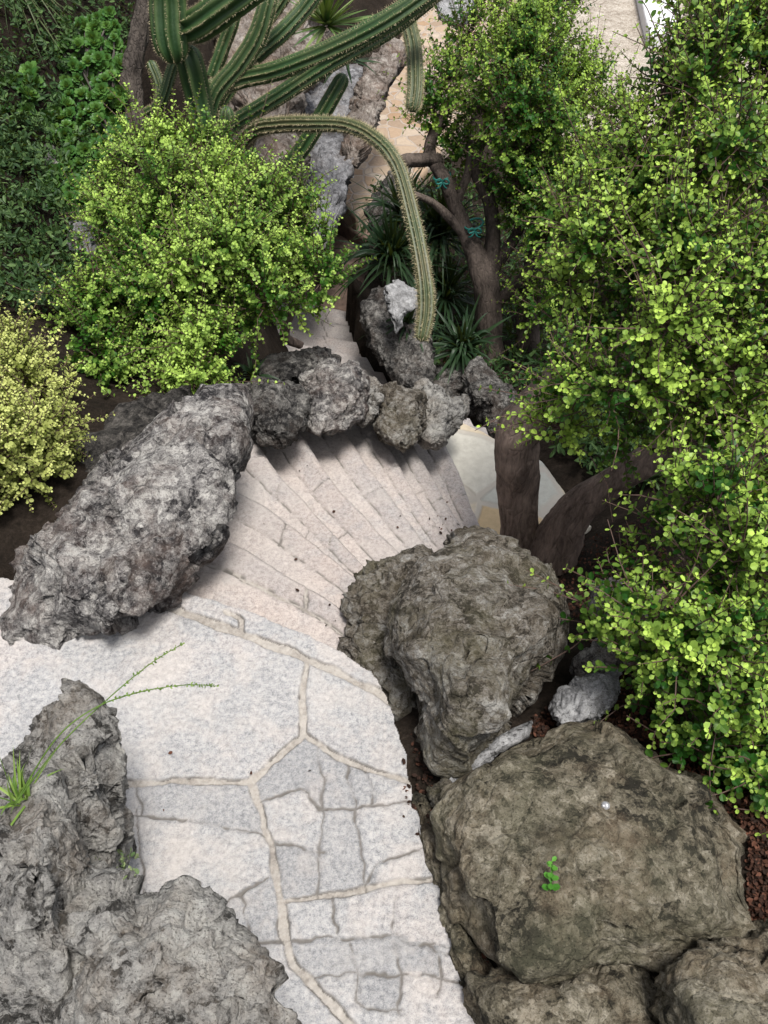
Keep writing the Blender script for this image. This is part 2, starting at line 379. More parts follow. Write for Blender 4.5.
def rock(name, label, outline, depth, thick, mat, sub=6, seed=0, n=2.5, cuts=9, low=.07, mid=.04, pit=.02, fine=.008, aniso=(1, 1, 1), group=None, parent=None, ctr=None, cat='rock', grow=1.03, ridge=-.45, chip=1.0, flute=0.0, big=1.0, warp=.03):
    """outline in photo pixels -> blob of rock with real thickness. depth: ('z', z0, k) or ('t', t0, gx, gy)"""
    if sub not in _ICO: _ICO[sub] = ico(sub)
    d, f = _ICO[sub]; r = np.random.default_rng(seed + 100)
    u = d.copy()
    for k in range(cuts):
        nn = r.normal(size=3); nn[2] = abs(nn[2]) * .9; nn /= np.linalg.norm(nn); h = r.uniform(.62, .9) if cuts < 20 else r.uniform(.5, .85)
        u -= np.maximum(0, u @ nn - h)[:, None] * nn * .96
    c = centroid(outline) if ctr is None else np.asarray(ctr, float)
    rad = np.hypot(d[:, 0], d[:, 1]); th = np.arctan2(d[:, 1], d[:, 0])
    # smooth the traced radius a little
    tt = np.linspace(-np.pi, np.pi, 361); rr = poly_radius(outline, c, tt)
    rr[:-1] = (np.roll(rr[:-1], 1) + 2 * rr[:-1] + np.roll(rr[:-1], -1)) / 4; rr[-1] = rr[0]
    Rr = np.interp(th, tt, rr) * grow
    sc = 1 / (np.hypot(u[:, 0], u[:, 1]) ** n + abs(u[:, 2]) ** n + 1e-9) ** (1 / n)
    lu = np.linalg.norm(u, axis=1); s = np.hypot(u[:, 0], u[:, 1]) * sc * lu; cc = u[:, 2] * sc * lu
    px = c[0] + Rr * s * np.cos(th); py = c[1] + Rr * s * np.sin(th)
    if depth[0] == 'z':
        tc = tz(c[0], c[1], depth[1]); k = depth[2]; t = tc + (tz(px, py, depth[1]) - tc) * k
    else:
        tc = depth[1]; t = depth[1] + depth[2] * (px - c[0]) + depth[3] * (py - c[1])
    v = P(px, py, t - cc * np.where(cc > 0, thick[0], thick[1]))
    S = 2 * rr.mean() * tc / F
    q = v * np.array(aniso) + seed * 3.7
    N = vnormals(v, f)
    dsp = low * S * fbm(q * 2.4 / S, 3, seed)
    rg = ridged(q * 5.0 / S, 4, seed + 5, .5) - .5
    dsp += mid * S * (ridge * .55 * rg + (1 - abs(ridge)) * .5 * fbm(q * 6 / S, 4, seed + 6, .5))
    if flute: dsp += flute * S * (ridged((q + .06 * np.stack([fbm(q * 3, 3, seed + 21), fbm(q * 3, 3, seed + 22), fbm(q * 3, 3, seed + 23)], 1)) * np.array([5, 5, .9]) / S, 3, seed + 20, .5) - .6)
    wp = q + warp * S * np.stack([fbm(q * 9 / S, 3, seed + 31), fbm(q * 9 / S, 3, seed + 32), fbm(q * 9 / S, 3, seed + 33)], 1)
    rough = .55 + .6 * sstep(-.3, .4, perlin(q * 2.2 / S, seed + 12))
    dsp += chip * S * (.060 * big * chips(wp * 3.4 / S, seed + 41, 1.2) + rough * (.018 * chips(wp * 8.5 / S, seed + 42) + .0075 * chips(wp * 19 / S, seed + 43)))
    w = worley(q * 11 / S + .3 * fbm(q * 8 / S, 2, seed)[:, None], seed)
    dsp -= pit * S * sstep(.45, .05, w) * sstep(-.2, .3, perlin(q * 3 / S, seed + 9)) * 2
    dsp += .55 * fine * fbm(q * 24, 4, seed + 3, .6) - .35 * fine * ridged(q * 40, 2, seed + 4)
    v = v + N * dsp[:, None]
    base = np.array([v[:, 0].mean(), v[:, 1].mean(), v[:, 2].min()])
    o = mesh_obj(name, v, f, M[mat], parent, base)
    if parent is None: tag(o, label, cat, group)
    return o

# ------------------------------------------------------------------ paths and steps
def seg_dist(pts, line):
    best = np.full(len(pts), 9e9)
    for a, b in zip(line[:-1], line[1:]):
        e = b - a; t = np.clip(((pts - a) @ e) / (e @ e + 1e-12), 0, 1)
        best = np.minimum(best, np.linalg.norm(pts - a - t[:, None] * e, axis=1))
    return best

def inpoly(pts, poly):
    x, y = pts[:, 0], pts[:, 1]; r = np.zeros(len(pts), bool); p = np.asarray(poly)
    for (x1, y1), (x2, y2) in zip(p, np.roll(p, -1, 0)):
        c = (y1 > y) != (y2 > y)
        r ^= c & (x < (x2 - x1) * (y - y1) / ((y2 - y1) if abs(y2 - y1) > 1e-12 else 1e-12) + x1)
    return r

FOOT = []   # (polygon xy, z) of everything paved, so the ground stays below it
def xy(pts, z):
    a = np.asarray(pts, float); return Pz(a[:, 0], a[:, 1], z)[:, :2]

def line_dist(pts, line, wob=.006):
    """distance with a wobbling line"""
    q = np.c_[pts * 9, np.zeros(len(pts))]; s = int(abs(line[0, 0]) * 1000) % 97
    return seg_dist(pts + wob * np.stack([fbm(q * 1.5, 3, s), fbm(q * 1.5 + 31, 3, s + 1)], 1), line)

def paved(pts2, z, joints, cracks, seed, cw=.013):
    """z, joint, crack for xy points; joints: list of (line, halfwidth)"""
    q = np.c_[pts2, np.full(len(pts2), z)]
    J = np.zeros(len(pts2)); C = np.zeros(len(pts2)); edge = np.full(len(pts2), 9.)
    wn = 1 + .55 * fbm(q * 9, 3, seed)
    for ln, w in joints:
        d = line_dist(pts2, ln); J = np.maximum(J, sstep(w * wn + .004, w * wn - .002, d)); edge = np.minimum(edge, d - w * wn)
    br = sstep(-.35, .05, fbm(q * 7 + 9, 3, seed + 2))
    for ln, w in cracks:
        d = line_dist(pts2, ln, cw); ww = w * (.2 + .4 * br); C = np.maximum(C, sstep(ww + .0022, ww - .0015, d) * (.4 + .5 * br)); C = np.maximum(C, .22 * sstep(.012, 0, d)); edge = np.minimum(edge, d - ww)
    # dirty dark hairline where mortar meets stone
    hl = sstep(.006, .0, abs(edge)) * sstep(-.2, .15, fbm(q * 11 + 4, 3, seed + 6)) * (J < .9) * 1.0
    C = np.maximum(C, hl)
    h = z + .009 * fbm(q * 3.5, 4, seed) + .003 * fbm(q * 40, 3, seed + 1)
    h -= .010 * J * (1 + .5 * fbm(q * 30, 2, seed)) + .005 * C
    h -= .0035 * sstep(.016, 0, edge) * (1 - J)
    return h, J, C

def slab(name, near, far, z, drop, joints_uv=(), pink=.6, mat='paving', nu=170, nv=48, seed=0, ext=.12, back=.05, wobble=.008, kind='structure', strip=None):
    """tread between two xy curves, with sides going down"""
    def rs(c):
        c = catmull(np.asarray(c, float), 60); e0 = c[0] - c[2]; e1 = c[-1] - c[-3]
        c = np.vstack([c[0] + e0 / np.linalg.norm(e0) * ext, c, c[-1] + e1 / np.linalg.norm(e1) * ext])
        s = np.r_[0, np.cumsum(np.linalg.norm(np.diff(c, axis=0), axis=1))]; u = np.linspace(0, s[-1], nu)
        return np.stack([np.interp(u, s, c[:, 0]), np.interp(u, s, c[:, 1])], 1)
    a, b = rs(near), rs(far)
    dv = (b - a); L = np.linalg.norm(dv, axis=1)[:, None]; a = a - dv / L * back
    q = np.c_[b * 6, np.full(nu, z * 9)]
    b = b + (dv / L) * (wobble * fbm(q, 4, seed))[:, None]
    vv = np.linspace(0, 1, nv); p2 = a[:, None] + (b - a)[:, None] * vv[None, :, None]
    FOOT.append((np.vstack([a, b[::-1]]), z))
    flat = p2.reshape(-1, 2)
    js = []; cs = []
    W = np.linalg.norm(b - a, axis=1).mean()
    for kind_, u0, v0, u1, v1, w in joints_uv:
        uu = np.linspace(u0, u1, 14); ww = np.linspace(v0, v1, 14)
        ln = np.array([a[int(x * (nu - 1))] + (b - a)[int(x * (nu - 1))] * y for x, y in zip(uu, ww)])
        (js if kind_ == 'j' else cs).append((ln, w))
    h, J, C = paved(flat, z, js, cs, seed, .006)
    ve = np.tile(1 - vv, nu) * W
    h -= .012 * sstep(.02, 0, ve)          # worn nosing
    top = np.c_[flat, h]
    i = np.arange(nu - 1)[:, None] * nv; j = np.arange(nv - 1)[None]
    f = np.stack([i + j, i + nv + j, i + nv + j + 1, i + j + 1], -1).reshape(-1, 4)
    # skirt
    ring = np.r_[np.arange(nu) * nv, (nu - 1) * nv + np.arange(1, nv), np.arange(nu - 2, -1, -1) * nv + nv - 1, np.arange(nv - 2, 0, -1)]
    k = len(ring); n0 = len(top); rows = 5; V = [top]; F_ = [f]
    prev = ring
    for r_ in range(1, rows + 1):
        lo = top[ring].copy(); lo[:, 2] -= drop * r_ / rows
        lo[:, :2] += .006 * np.stack([fbm(lo * 14, 3, seed), fbm(lo * 14 + 5, 3, seed + 1)], 1)
        cur = n0 + (r_ - 1) * k + np.arange(k); V.append(lo)
        F_.append(np.stack([prev, np.roll(prev, -1), np.roll(cur, -1), cur], 1)[:, ::-1]); prev = cur
    V = np.vstack(V); n = len(V); jj = np.zeros(n); jj[:n0] = J; cc = np.zeros(n); cc[:n0] = C
    tn = np.zeros(n); uu_ = np.repeat(np.linspace(0, 1, nu), nv); vv_ = np.tile(vv, nu)
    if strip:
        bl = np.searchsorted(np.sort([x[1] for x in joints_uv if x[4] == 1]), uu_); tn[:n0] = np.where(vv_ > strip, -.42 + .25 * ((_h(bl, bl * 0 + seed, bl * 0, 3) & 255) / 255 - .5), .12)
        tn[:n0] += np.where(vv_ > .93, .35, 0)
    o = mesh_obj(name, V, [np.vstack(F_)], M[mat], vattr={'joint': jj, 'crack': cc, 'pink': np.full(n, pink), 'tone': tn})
    return tag(o, kind=kind)

# main landing -----------------------------------------------------
N1 = [(172, 588), (250, 612), (330, 645), (372, 672)]
land = [(-160, 560), (60, 585), (130, 590)] + N1 + [(390, 700), (404, 745), (412, 790), (424, 840), (442, 900), (462, 960), (478, 1012), (490, 1060), (500, 1120), (-260, 1120)]
land_xy = xy(land, 0.0)
MJ = [([(120, 590), (164, 605), (240, 633), (307, 659), (371, 688), (390, 700)], 5.5),
      ([(307, 659), (302, 700), (303, 733), (290, 745), (262, 770), (250, 780)], 4.2),
      ([(303, 733), (340, 757), (400, 778), (420, 784)], 3.2),
      ([(100, 784), (122, 783), (190, 781), (252, 781)], 3.6),
      ([(250, 780), (262, 815), (271, 848), (281, 900), (290, 955), (333, 1005), (360, 1040), (380, 1110)], 4.8),
      ([(283, 901), (340, 893), (400, 882), (440, 879)], 3.4),
      ([(225, 612), (240, 618), (241, 634)], 3.0)]
CK = [([(136, 815), (200, 822), (264, 835)], 1.2), ([(213, 916), (240, 892), (268, 878)], 1.6), ([(318, 746), (322, 812), (317, 860), (318, 897)], 1.1),
      ([(344, 758), (352, 800), (360, 840), (366, 889)], 1.1), ([(318, 809), (365, 806), (415, 802)], 1.6), ([(271, 838), (323, 853)], 1.2),
      ([(332, 895), (335, 920), (336, 940)], 1.0), ([(292, 942), (340, 938), (396, 937), (455, 950)], 1.6), ([(250, 945), (283, 940)], 1.5),
      ([(398, 897), (395, 932), (446, 953)], 1.7), ([(440, 955), (438, 993)], 1.4), ([(312, 978), (400, 973), (470, 985)], 1.3),
      ([(364, 765), (372, 785), (374, 805)], .9), ([(140, 815), (137, 798), (135, 781)], 1.2), ([(134, 812), (145, 890), (150, 930)], 1.2), ([(395, 940), (402, 1015)], 1.3),
      ([(240, 895), (250, 940), (262, 975)], 1.3), ([(318, 809), (300, 790), (262, 800)], 1.0),
      ([(365, 885), (385, 860), (428, 850)], .9), ([(352, 945), (360, 1000), (400, 1012)], 1.0)]
def px_lines(L, z):
    out = []
    for ln, w in L:
        ln = np.array(ln, float); c = ln.mean(0); out.append((catmull(np.asarray(xy(ln, z)), 12 * len(ln)), (w * .78 if w > 2.5 else w) * float(tz(c[0], c[1], z)) / F))
    return out
xs = np.arange(-1.55, .52, .0034); ys = np.arange(.48, 2.4, .0034)
gx, gy = np.meshgrid(xs, ys); pts = np.c_[gx.ravel(), gy.ravel()]
jit = .01 * np.stack([fbm(np.c_[pts * 12, np.zeros(len(pts))], 3, 1), fbm(np.c_[pts * 12, np.ones(len(pts))], 3, 2)], 1)
keep = inpoly(pts + jit, land_xy)
LJ, LC = px_lines(MJ, 0), px_lines(CK, 0)
h, J, C = paved(pts, 0.0, LJ, LC, 11)
# every stone between the joints gets its own level, tilt and tone
cs_ = .012; cxs = np.arange(-1.7, .7, cs_); cys = np.arange(.3, 2.6, cs_); a_, b_ = np.meshgrid(cxs, cys); cp_ = np.c_[a_.ravel(), b_.ravel()]
bar = np.full(len(cp_), 9.0)
for ln, w_ in LJ + LC: bar = np.minimum(bar, seg_dist(cp_, ln) - (w_ if w_ > .006 else 0))
lab = np.where((bar > .009).reshape(a_.shape), np.arange(len(cp_)).reshape(a_.shape) + 1, 0)
for _ in range(700):
    m_ = lab.copy()
    for ax_, sh in ((0, 1), (0, -1), (1, 1), (1, -1)): m_ = np.maximum(m_, np.roll(lab, sh, ax_))
    m_ = np.where(lab > 0, m_, 0)
    if (m_ == lab).all(): break
    lab = m_
for _ in range(6):
    m_ = lab.copy()
    for ax_, sh in ((0, 1), (0, -1), (1, 1), (1, -1)): m_ = np.where(m_ == 0, np.roll(lab, sh, ax_), m_)
    lab = m_
gi = np.clip(((pts[:, 0] + 1.7) / cs_ + .5).astype(int), 0, len(cxs) - 1); gj = np.clip(((pts[:, 1] - .3) / cs_ + .5).astype(int), 0, len(cys) - 1)
sl_ = lab[gj, gi]; hr = lambda k: (_h(sl_, sl_ * 0 + k, sl_ * 0, 5) & 1023) / 1023 - .5
tone = hr(1) * (sl_ > 0)
h = h + (1 - J) * (.006 * hr(2) + .016 * (hr(3) * np.mod(pts[:, 0], .37) + hr(4) * np.mod(pts[:, 1], .41) * .5)) * (sl_ > 0)
nx = len(xs); ii = (np.arange(len(ys) - 1)[:, None] * nx + np.arange(nx - 1)[None]).ravel()
q = np.stack([ii, ii + 1, ii + nx + 1, ii + nx], 1); q = q[keep[q].all(1)]
used = np.unique(q); mp = np.full(len(pts), -1); mp[used] = np.arange(len(used))
V = np.c_[pts, h][used]; q = mp[q]
# edge drops down
e = np.vstack([q[:, [0, 1]], q[:, [1, 2]], q[:, [2, 3]], q[:, [3, 0]]]); key = {}
ek = np.sort(e, 1); un, idx, cn = np.unique(ek[:, 0].astype(np.int64) * 10 ** 7 + ek[:, 1], return_index=True, return_counts=True)
be = e[idx[cn == 1]]; bv = np.unique(be); m2 = np.full(len(V), -1); m2[bv] = len(V) + np.arange(len(bv))
lo = V[bv].copy(); lo[:, 2] -= .2
sk = np.stack([be[:, 1], be[:, 0], m2[be[:, 0]], m2[be[:, 1]]], 1)
pk = .02 + .4 * fbm(np.c_[V[:, :2] * 1.6, np.zeros(len(V))], 2, 5)
V2 = np.vstack([V, lo]); z_ = np.zeros(len(lo))
tag(mesh_obj('flagstone_path', V2, [q, sk], M['paving'], vattr={'joint': np.r_[J[used], z_], 'crack': np.r_[C[used], z_], 'pink': np.r_[pk + .22 * tone[used], z_ + .3], 'tone': np.r_[tone[used], z_]}), kind='structure')
FOOT.append((land_xy, 0.0))

# winding steps: one nosing line each, going down towards the right ---
NOS = [N1,
       [(208, 528), (214, 532), (265, 560), (330, 600), (352, 620)],
       [(220, 480), (275, 512), (358, 578), (372, 592)],
       [(254, 437), (278, 473), (307, 504), (367, 569), (385, 590)],
       [(296, 424), (317, 458), (345, 495), (400, 552), (418, 575)],
       [(341, 426), (372, 470), (428, 548), (440, 565)],
       [(380, 431), (408, 481), (448, 541), (458, 556)],
       [(414, 443), (434, 480), (465, 532), (473, 546)],
       [(447, 447), (466, 490), (482, 530), (488, 546)]]
ZR = .15
for k in range(1, len(NOS)):
    z = -ZR * k
    near = xy(NOS[k - 1], -ZR * (k - 1)); far = xy(NOS[k], z)
    rr = np.random.default_rng(40 + k)
    sv = .6 + .06 * rr.uniform(-1, 1)
    ju = [('c', 0, sv, 1, sv + .03, .0008)]
    for b_ in np.cumsum(rr.uniform(.3, .6, 2)):
        if b_ < .95: ju.append(('j' if rr.random() < .4 else 'c', b_, sv, b_ + .01, 1, .003 if rr.random() < .5 else .0012))
    if rr.random() < .35: b_ = rr.uniform(.35, .7); ju.append(('c', b_, 0, b_ + .02, sv, .001))
    if k == 1: ju = [('j', 0, .66, 1, .68, .007), ('j', .62, .66, .64, 1, .006)]
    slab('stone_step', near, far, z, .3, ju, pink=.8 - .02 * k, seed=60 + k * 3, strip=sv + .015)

# lower landing and the flight behind the rocks ----------------------
zL = -ZR * 9
near = xy(NOS[-1], -ZR * 8); far = xy([(470, 425), (500, 440), (540, 460), (578, 508)], zL)
slab('lower_landing', near, far, zL, .3, [], pink=.4, mat='flag', seed=91, ext=.15, nu=60, nv=40)
LF = [((440, 428), (500, 448)), ((420, 420), (482, 425)), ((404, 408), (466, 416)), ((385, 400), (440, 412)), ((366, 393), (410, 407)), ((348, 384), (402, 398)),
      ((322, 369), (394, 386)), ((292, 354), (380, 371)), ((270, 337), (364, 356)), ((255, 321), (354, 341)), ((250, 306), (348, 325)), ((250, 293), (344, 310))]
zs = [zL - .165 * i for i in range(len(LF))]
for k in range(1, len(LF)):
    a = xy(LF[k - 1], zs[k - 1]); b = xy(LF[k], zs[k])
    slab('lower_step', a, b, zs[k], .35, [('c', .3 + .05 * k, 0, .32 + .04 * k, 1, .004)], pink=.62, seed=120 + k * 3, nu=80, nv=24, ext=.02)
zV = zs[-1] - .12
zF = zV + .4
slab('valley_path', xy(LF[-1], zs[-1]), xy([(300, 215), (340, 232), (372, 246)], zV), zV, .3, [], pink=.75, mat='farstep', seed=160, nu=60, nv=60, ext=.1)
slab('valley_step', xy([(318, 210), (340, 220), (362, 236)], zV + .2), xy([(310, 150), (392, 190)], zV + .2), zV + .2, .3, [], mat='farstep', seed=163, nu=60, nv=40, ext=.1, back=0)
fl = [(318, 178), (338, 160), (352, 130), (376, 90), (396, 58), (416, 20), (440, -30)]
fr = [(362, 212), (390, 195), (425, 170), (455, 130), (475, 90), (500, 45), (540, -10)]
slab('far_path', xy(fl, zF), xy(fr, zF), zF, .3, [], mat='crazy', seed=166, nu=120, nv=60, ext=.1, back=.1)

# ------------------------------------------------------------------ ground
CP = [(0, 690, -.06), (100, 800, -.06), (300, 700, -.06), (300, 900, -.06), (440, 1000, -.06), (-200, 1100, -.05), (300, 1100, -.06), (900, 1100, .1),
      (430, 760, -.08), (470, 900, -.02), (500, 1000, 0), (620, 1000, .05), (760, 1000, .1), (640, 700, -.05), (700, 780, .02), (768, 880, .08), (600, 650, -.22), (560, 620, -.55),
      (768, 700, .05), (720, 600, -.2), (800, 500, -.4), (650, 540, -.75), (700, 450, -1.1), (540, 585, -1.05), (500, 575, -.95), (580, 540, -1.35), (620, 500, -1.5),
      (560, 440, -1.9), (620, 420, -2.2), (768, 380, -1.8), (560, 380, -2.5), (520, 400, -2.3), (490, 395, -2.45), (440, 370, -2.6), (400, 350, -2.9), (380, 300, -3.2), (420, 290, -3.1), (470, 300, -3.0),
      (380, 240, -3.4), (430, 220, -3.3), (500, 240, -3.3), (560, 250, -3.4), (520, 150, -3.6), (600, 150, -3.7), (500, 60, -3.8), (640, 60, -3.9), (700, 150, -3.7), (768, 200, -3.2), (600, 10, -3.9), (768, 20, -3.9),
      (20, 560, .0), (0, 640, -.02), (90, 500, .05), (60, 430, 0), (0, 400, .1), (150, 430, -.1), (200, 400, -.35), (230, 385, -.5), (100, 380, -.15), (250, 370, -.75), (300, 372, -2.6),
      (200, 330, -.8), (100, 300, -.35), (0, 280, -.05), (228, 318, -1.1), (258, 318, -2.4), (150, 240, -.6), (220, 240, -1.0), (270, 230, -1.6), (300, 230, -2.4), (316, 235, -3.2), (322, 200, -3.15),
      (70, 150, -.15), (150, 120, -.4), (0, 100, .2), (220, 130, -.7), (270, 130, -1.0), (300, 130, -1.6), (325, 150, -2.6), (60, 30, .3), (150, 30, 0), (250, 30, -.5), (320, 30, -1.2), (345, 60, -2.0), (360, 90, -2.9), (390, 40, -2.8), (400, -10, -2.6), (330, -60, -1.0), (150, -60, .3), (0, -60, .7)]
CP = np.array(CP, float); cxy = Pz(CP[:, 0], CP[:, 1], CP[:, 2])[:, :2]
# land carries on outside the picture
ex = np.array([(-6, 1, .6), (-6, 6, 1.4), (-6, 12, 1.5), (0, -2, .2), (-4, -2, .6), (4, -2, .5), (5, 3, .3), (7, 7, -1.5), (8, 14, -3.6), (6, 24, -4), (0, 26, -4), (-5, 22, 1.0), (-3, 16, .2), (*Pz(300., 360., -1.3)[:2], -3.0), (*Pz(330., 365., -1.5)[:2], -3.0), (*Pz(310., 330., -1.8)[:2], -3.1)])
cxy = np.vstack([cxy, ex[:, :2]]); cz = np.r_[CP[:, 2], ex[:, 2]]
A = np.linalg.norm(cxy[:, None] - cxy[None], axis=2) + np.eye(len(cxy)) * -.02
n_ = len(cxy); K = np.zeros((n_ + 1, n_ + 1)); K[:n_, :n_] = A; K[n_, :n_] = 1; K[:n_, n_] = 1
wt = np.linalg.solve(K, np.r_[cz, 0])
def ground_z(p):
    out = np.zeros(len(p))
    for s in range(0, len(p), 40000):
        out[s:s + 40000] = np.linalg.norm(p[s:s + 40000, None] - cxy[None], axis=2) @ wt[:-1] + wt[-1]
    return np.clip(out, -5, 2)
ax = np.r_[np.geomspace(-90, -5.3, 14), np.arange(-5, 5.5, .05), np.geomspace(5.8, 90, 14)]
ay = np.r_[np.linspace(-60, -3, 8), np.arange(-2, 22, .05), np.geomspace(22.5, 120, 14)]
gx, gy = np.meshgrid(ax, ay); gp = np.c_[gx.ravel(), gy.ravel()]
gz = ground_z(gp); q3 = np.c_[gp, gz]
near_ = (np.abs(gp[:, 0]) < 5.3) & (gp[:, 1] < 22)
gz += np.where(near_, .05 * fbm(q3 * 2.2, 4, 3) + .025 * fbm(q3 * 9, 3, 4), 0)
for poly, z in FOOT:
    c0 = poly.mean(0); r0 = np.linalg.norm(poly - c0, axis=1).max() + .3
    m_ = np.where(np.linalg.norm(gp - c0, axis=1) < r0)[0]
    big = c0 + (poly - c0) * (1 + .05)
    ins = m_[inpoly(gp[m_], big)]; gz[ins] = np.minimum(gz[ins], z - .05)
nx = len(ax); ii = (np.arange(len(ay) - 1)[:, None] * nx + np.arange(nx - 1)[None]).ravel()
tag(mesh_obj('ground', np.c_[gp, gz], np.stack([ii, ii + 1, ii + nx + 1, ii + nx], 1), M['soil']), kind='structure')

def drop_to_ground(p):   # z of the ground under points
    return ground_z(np.asarray(p)[:, :2])

# pale gravel terrace seen at the top right
zT = -3.72
slab('gravel_terrace', xy([(560, 130), (520, 60), (500, -40)], zT), xy([(760, 200), (800, 60), (800, -40)], zT), zT, .3, [], mat='plaza', seed=170, nu=60, nv=60, ext=.2)
#@@ROCKS
slab('kerb', xy([(634, -40), (642, 0), (650, 32)], zT + .25), xy([(668, -40), (676, 0), (682, 26)], zT + .25), zT + .25, .4, [], mat='whitewash', seed=171, nu=30, nv=20, ext=.05, back=0)
# ------------------------------------------------------------------ rocks
PATHEDGE = 'rocks edging the stone path'
rock('boulder', 'long craggy grey boulder left of the steps, pale on its top', [(244, 412), (241, 450), (226, 480), (229, 500), (214, 537), (186, 577), (166, 602), (142, 637), (104, 656), (62, 652), (26, 645), (8, 620), (10, 585), (22, 560), (56, 518), (92, 478), (130, 447), (170, 422), (208, 399), (236, 397)],
     ('z', .12, .8), (.30, .35), 'grey', 7, 1, 3.2, 12, .05, .02, .014, .007, chip=.72, grow=1.04, big=1.4, group=PATHEDGE)
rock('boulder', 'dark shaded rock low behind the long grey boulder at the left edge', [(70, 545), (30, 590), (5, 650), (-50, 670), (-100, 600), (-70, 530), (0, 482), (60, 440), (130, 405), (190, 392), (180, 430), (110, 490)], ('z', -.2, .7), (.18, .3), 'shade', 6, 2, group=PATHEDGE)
rock('boulder', 'dark grey rock at the top of the steps beside the long boulder', [(220, 398), (250, 381), (288, 384), (306, 398), (301, 424), (282, 446), (262, 441), (246, 424), (230, 412)], ('t', 4.75, 0, -.0035), (.17, .3), 'dark', 6, 3, grow=1.05, group=PATHEDGE)
rock('boulder', 'low flat dark rock lying behind the row above the steps', [(254, 372), (275, 357), (318, 350), (345, 356), (335, 372), (300, 385), (268, 386)], ('t', 5.35, 0, -.003), (.15, .3), 'dark', 6, 4, grow=1.05, group=PATHEDGE)
rock('boulder', 'largest dark rock in the row above the steps, pale on its rim', [(303, 380), (325, 364), (352, 366), (368, 382), (364, 408), (345, 428), (326, 438), (308, 432), (299, 410)], ('t', 5.05, 0, -.003), (.19, .3), 'grey', 6, 5, grow=1.05, group=PATHEDGE)
rock('boulder', 'narrow pitted pale rock wedged in the middle of the row above the steps', [(356, 376), (374, 380), (386, 396), (380, 418), (362, 430), (350, 420)], ('t', 5.3, 0, -.003), (.1, .3), 'karst', 6, 6, grow=1.05, group=PATHEDGE)
rock('boulder', 'brownish angular rock in the row above the steps', [(375, 410), (380, 392), (398, 385), (424, 392), (430, 412), (422, 432), (404, 448), (388, 440), (376, 426)], ('t', 5.3, 0, -.003), (.15, .3), 'round', 6, 7, grow=1.05, cuts=12, group=PATHEDGE)
rock('boulder', 'jagged pale rock ending the row above the steps on the right', [(410, 394), (424, 384), (440, 390), (444, 400), (464, 398), (466, 412), (452, 432), (440, 446), (424, 448), (416, 430)], ('t', 5.55, 0, -.003), (.15, .3), 'karst', 6, 8, grow=1.05, mid=.07, group=PATHEDGE)
rock('boulder', 'big rounded pitted boulder on the inner side of the steps', [(396, 640), (404, 596), (430, 562), (474, 533), (512, 545), (546, 570), (563, 610), (568, 650), (556, 690), (532, 716), (500, 746), (462, 776), (432, 784), (412, 764), (402, 730), (398, 690)],
     ('z', .12, .75), (.36, .4), 'round', 7, 9, 2.4, 8, .05, .02, .010, .007, chip=.5, big=1.3, group=PATHEDGE)
rock('boulder', 'rough brown rock leaning on the left of the big rounded boulder', [(343, 603), (352, 586), (394, 558), (430, 545), (440, 580), (420, 640), (415, 700), (400, 735), (376, 690), (352, 655), (344, 628)],
     ('z', -.12, .7), (.14, .3), 'round', 6, 10, 2.4, 12, .09, .07, .04, .012, group=PATHEDGE)
rock('boulder', 'broad flat topped olive boulder at the lower right with a seedling in it', [(463, 788), (511, 748), (572, 734), (607, 732), (643, 756), (703, 786), (710, 804), (740, 847), (742, 892), (755, 932), (713, 953), (663, 963), (617, 956), (577, 964), (521, 980), (491, 955), (473, 922), (456, 897), (441, 857), (436, 818)],
     ('z', .16, .9), (.17, .35), 'flat', 7, 74, 4.2, 6, .03, .02, .008, .006, chip=.55,  group=PATHEDGE)
rock('ledge', 'rough brown rock ledge running along the path edge beside the broad boulder', [(408, 775), (432, 800), (447, 860), (478, 925), (500, 990), (506, 1070), (482, 1070), (464, 1000), (444, 930), (428, 870), (412, 815)], ('z', -.02, 1), (.06, .12), 'flat', 6, 34, mid=.05, ctr=(452, 905), group=PATHEDGE)
rock('boulder', 'flat dark rock at the bottom edge below the broad olive boulder', [(474, 982), (520, 972), (580, 952), (640, 952), (668, 985), (676, 1060), (560, 1110), (470, 1060)], ('z', .04, .9), (.15, .3), 'flat', 6, 12, 3.4, chip=.6, group=PATHEDGE)
rock('boulder', 'weathered boulder cut off by the bottom right corner', [(668, 986), (690, 965), (730, 945), (800, 922), (870, 1000), (820, 1110), (690, 1090), (664, 1020)], ('z', .2, .9), (.2, .35), 'flat', 6, 13, 2.8, mid=.05, group=PATHEDGE)
rock('stone', 'small knobbly stone in the gap between the rounded and the flat boulder', [(424, 788), (446, 780), (458, 790), (452, 806), (432, 808)], ('z', .03, .8), (.06, .1), 'round', 5, 14, group=PATHEDGE)
rock('stone', 'thin pale stone slab under the rounded boulder', [(532, 721), (527, 737), (492, 755), (458, 786), (440, 788), (466, 762), (498, 738)], ('z', .02, .9), (.04, .1), 'white', 5, 15, ctr=(490, 752))
rock('stone', 'small light grey angular stone on the mulch right of the rounded boulder', [(562, 690), (600, 673), (622, 667), (618, 690), (602, 715), (580, 731), (562, 722), (555, 710)], ('z', .03, .8), (.09, .15), 'white', 6, 16, cuts=14)
rock('stone', 'dark stone half hidden behind the light grey angular stone', [(575, 660), (598, 640), (630, 640), (632, 665), (600, 680), (575, 680)], ('z', -.05, .8), (.08, .15), 'grey', 5, 17)
rock('stone', 'greyish rock under the leaning branch right of the trunk', [(585, 620), (600, 590), (640, 580), (668, 600), (660, 640), (620, 650)], ('z', -.25, .8), (.12, .2), 'grey', 5, 18)
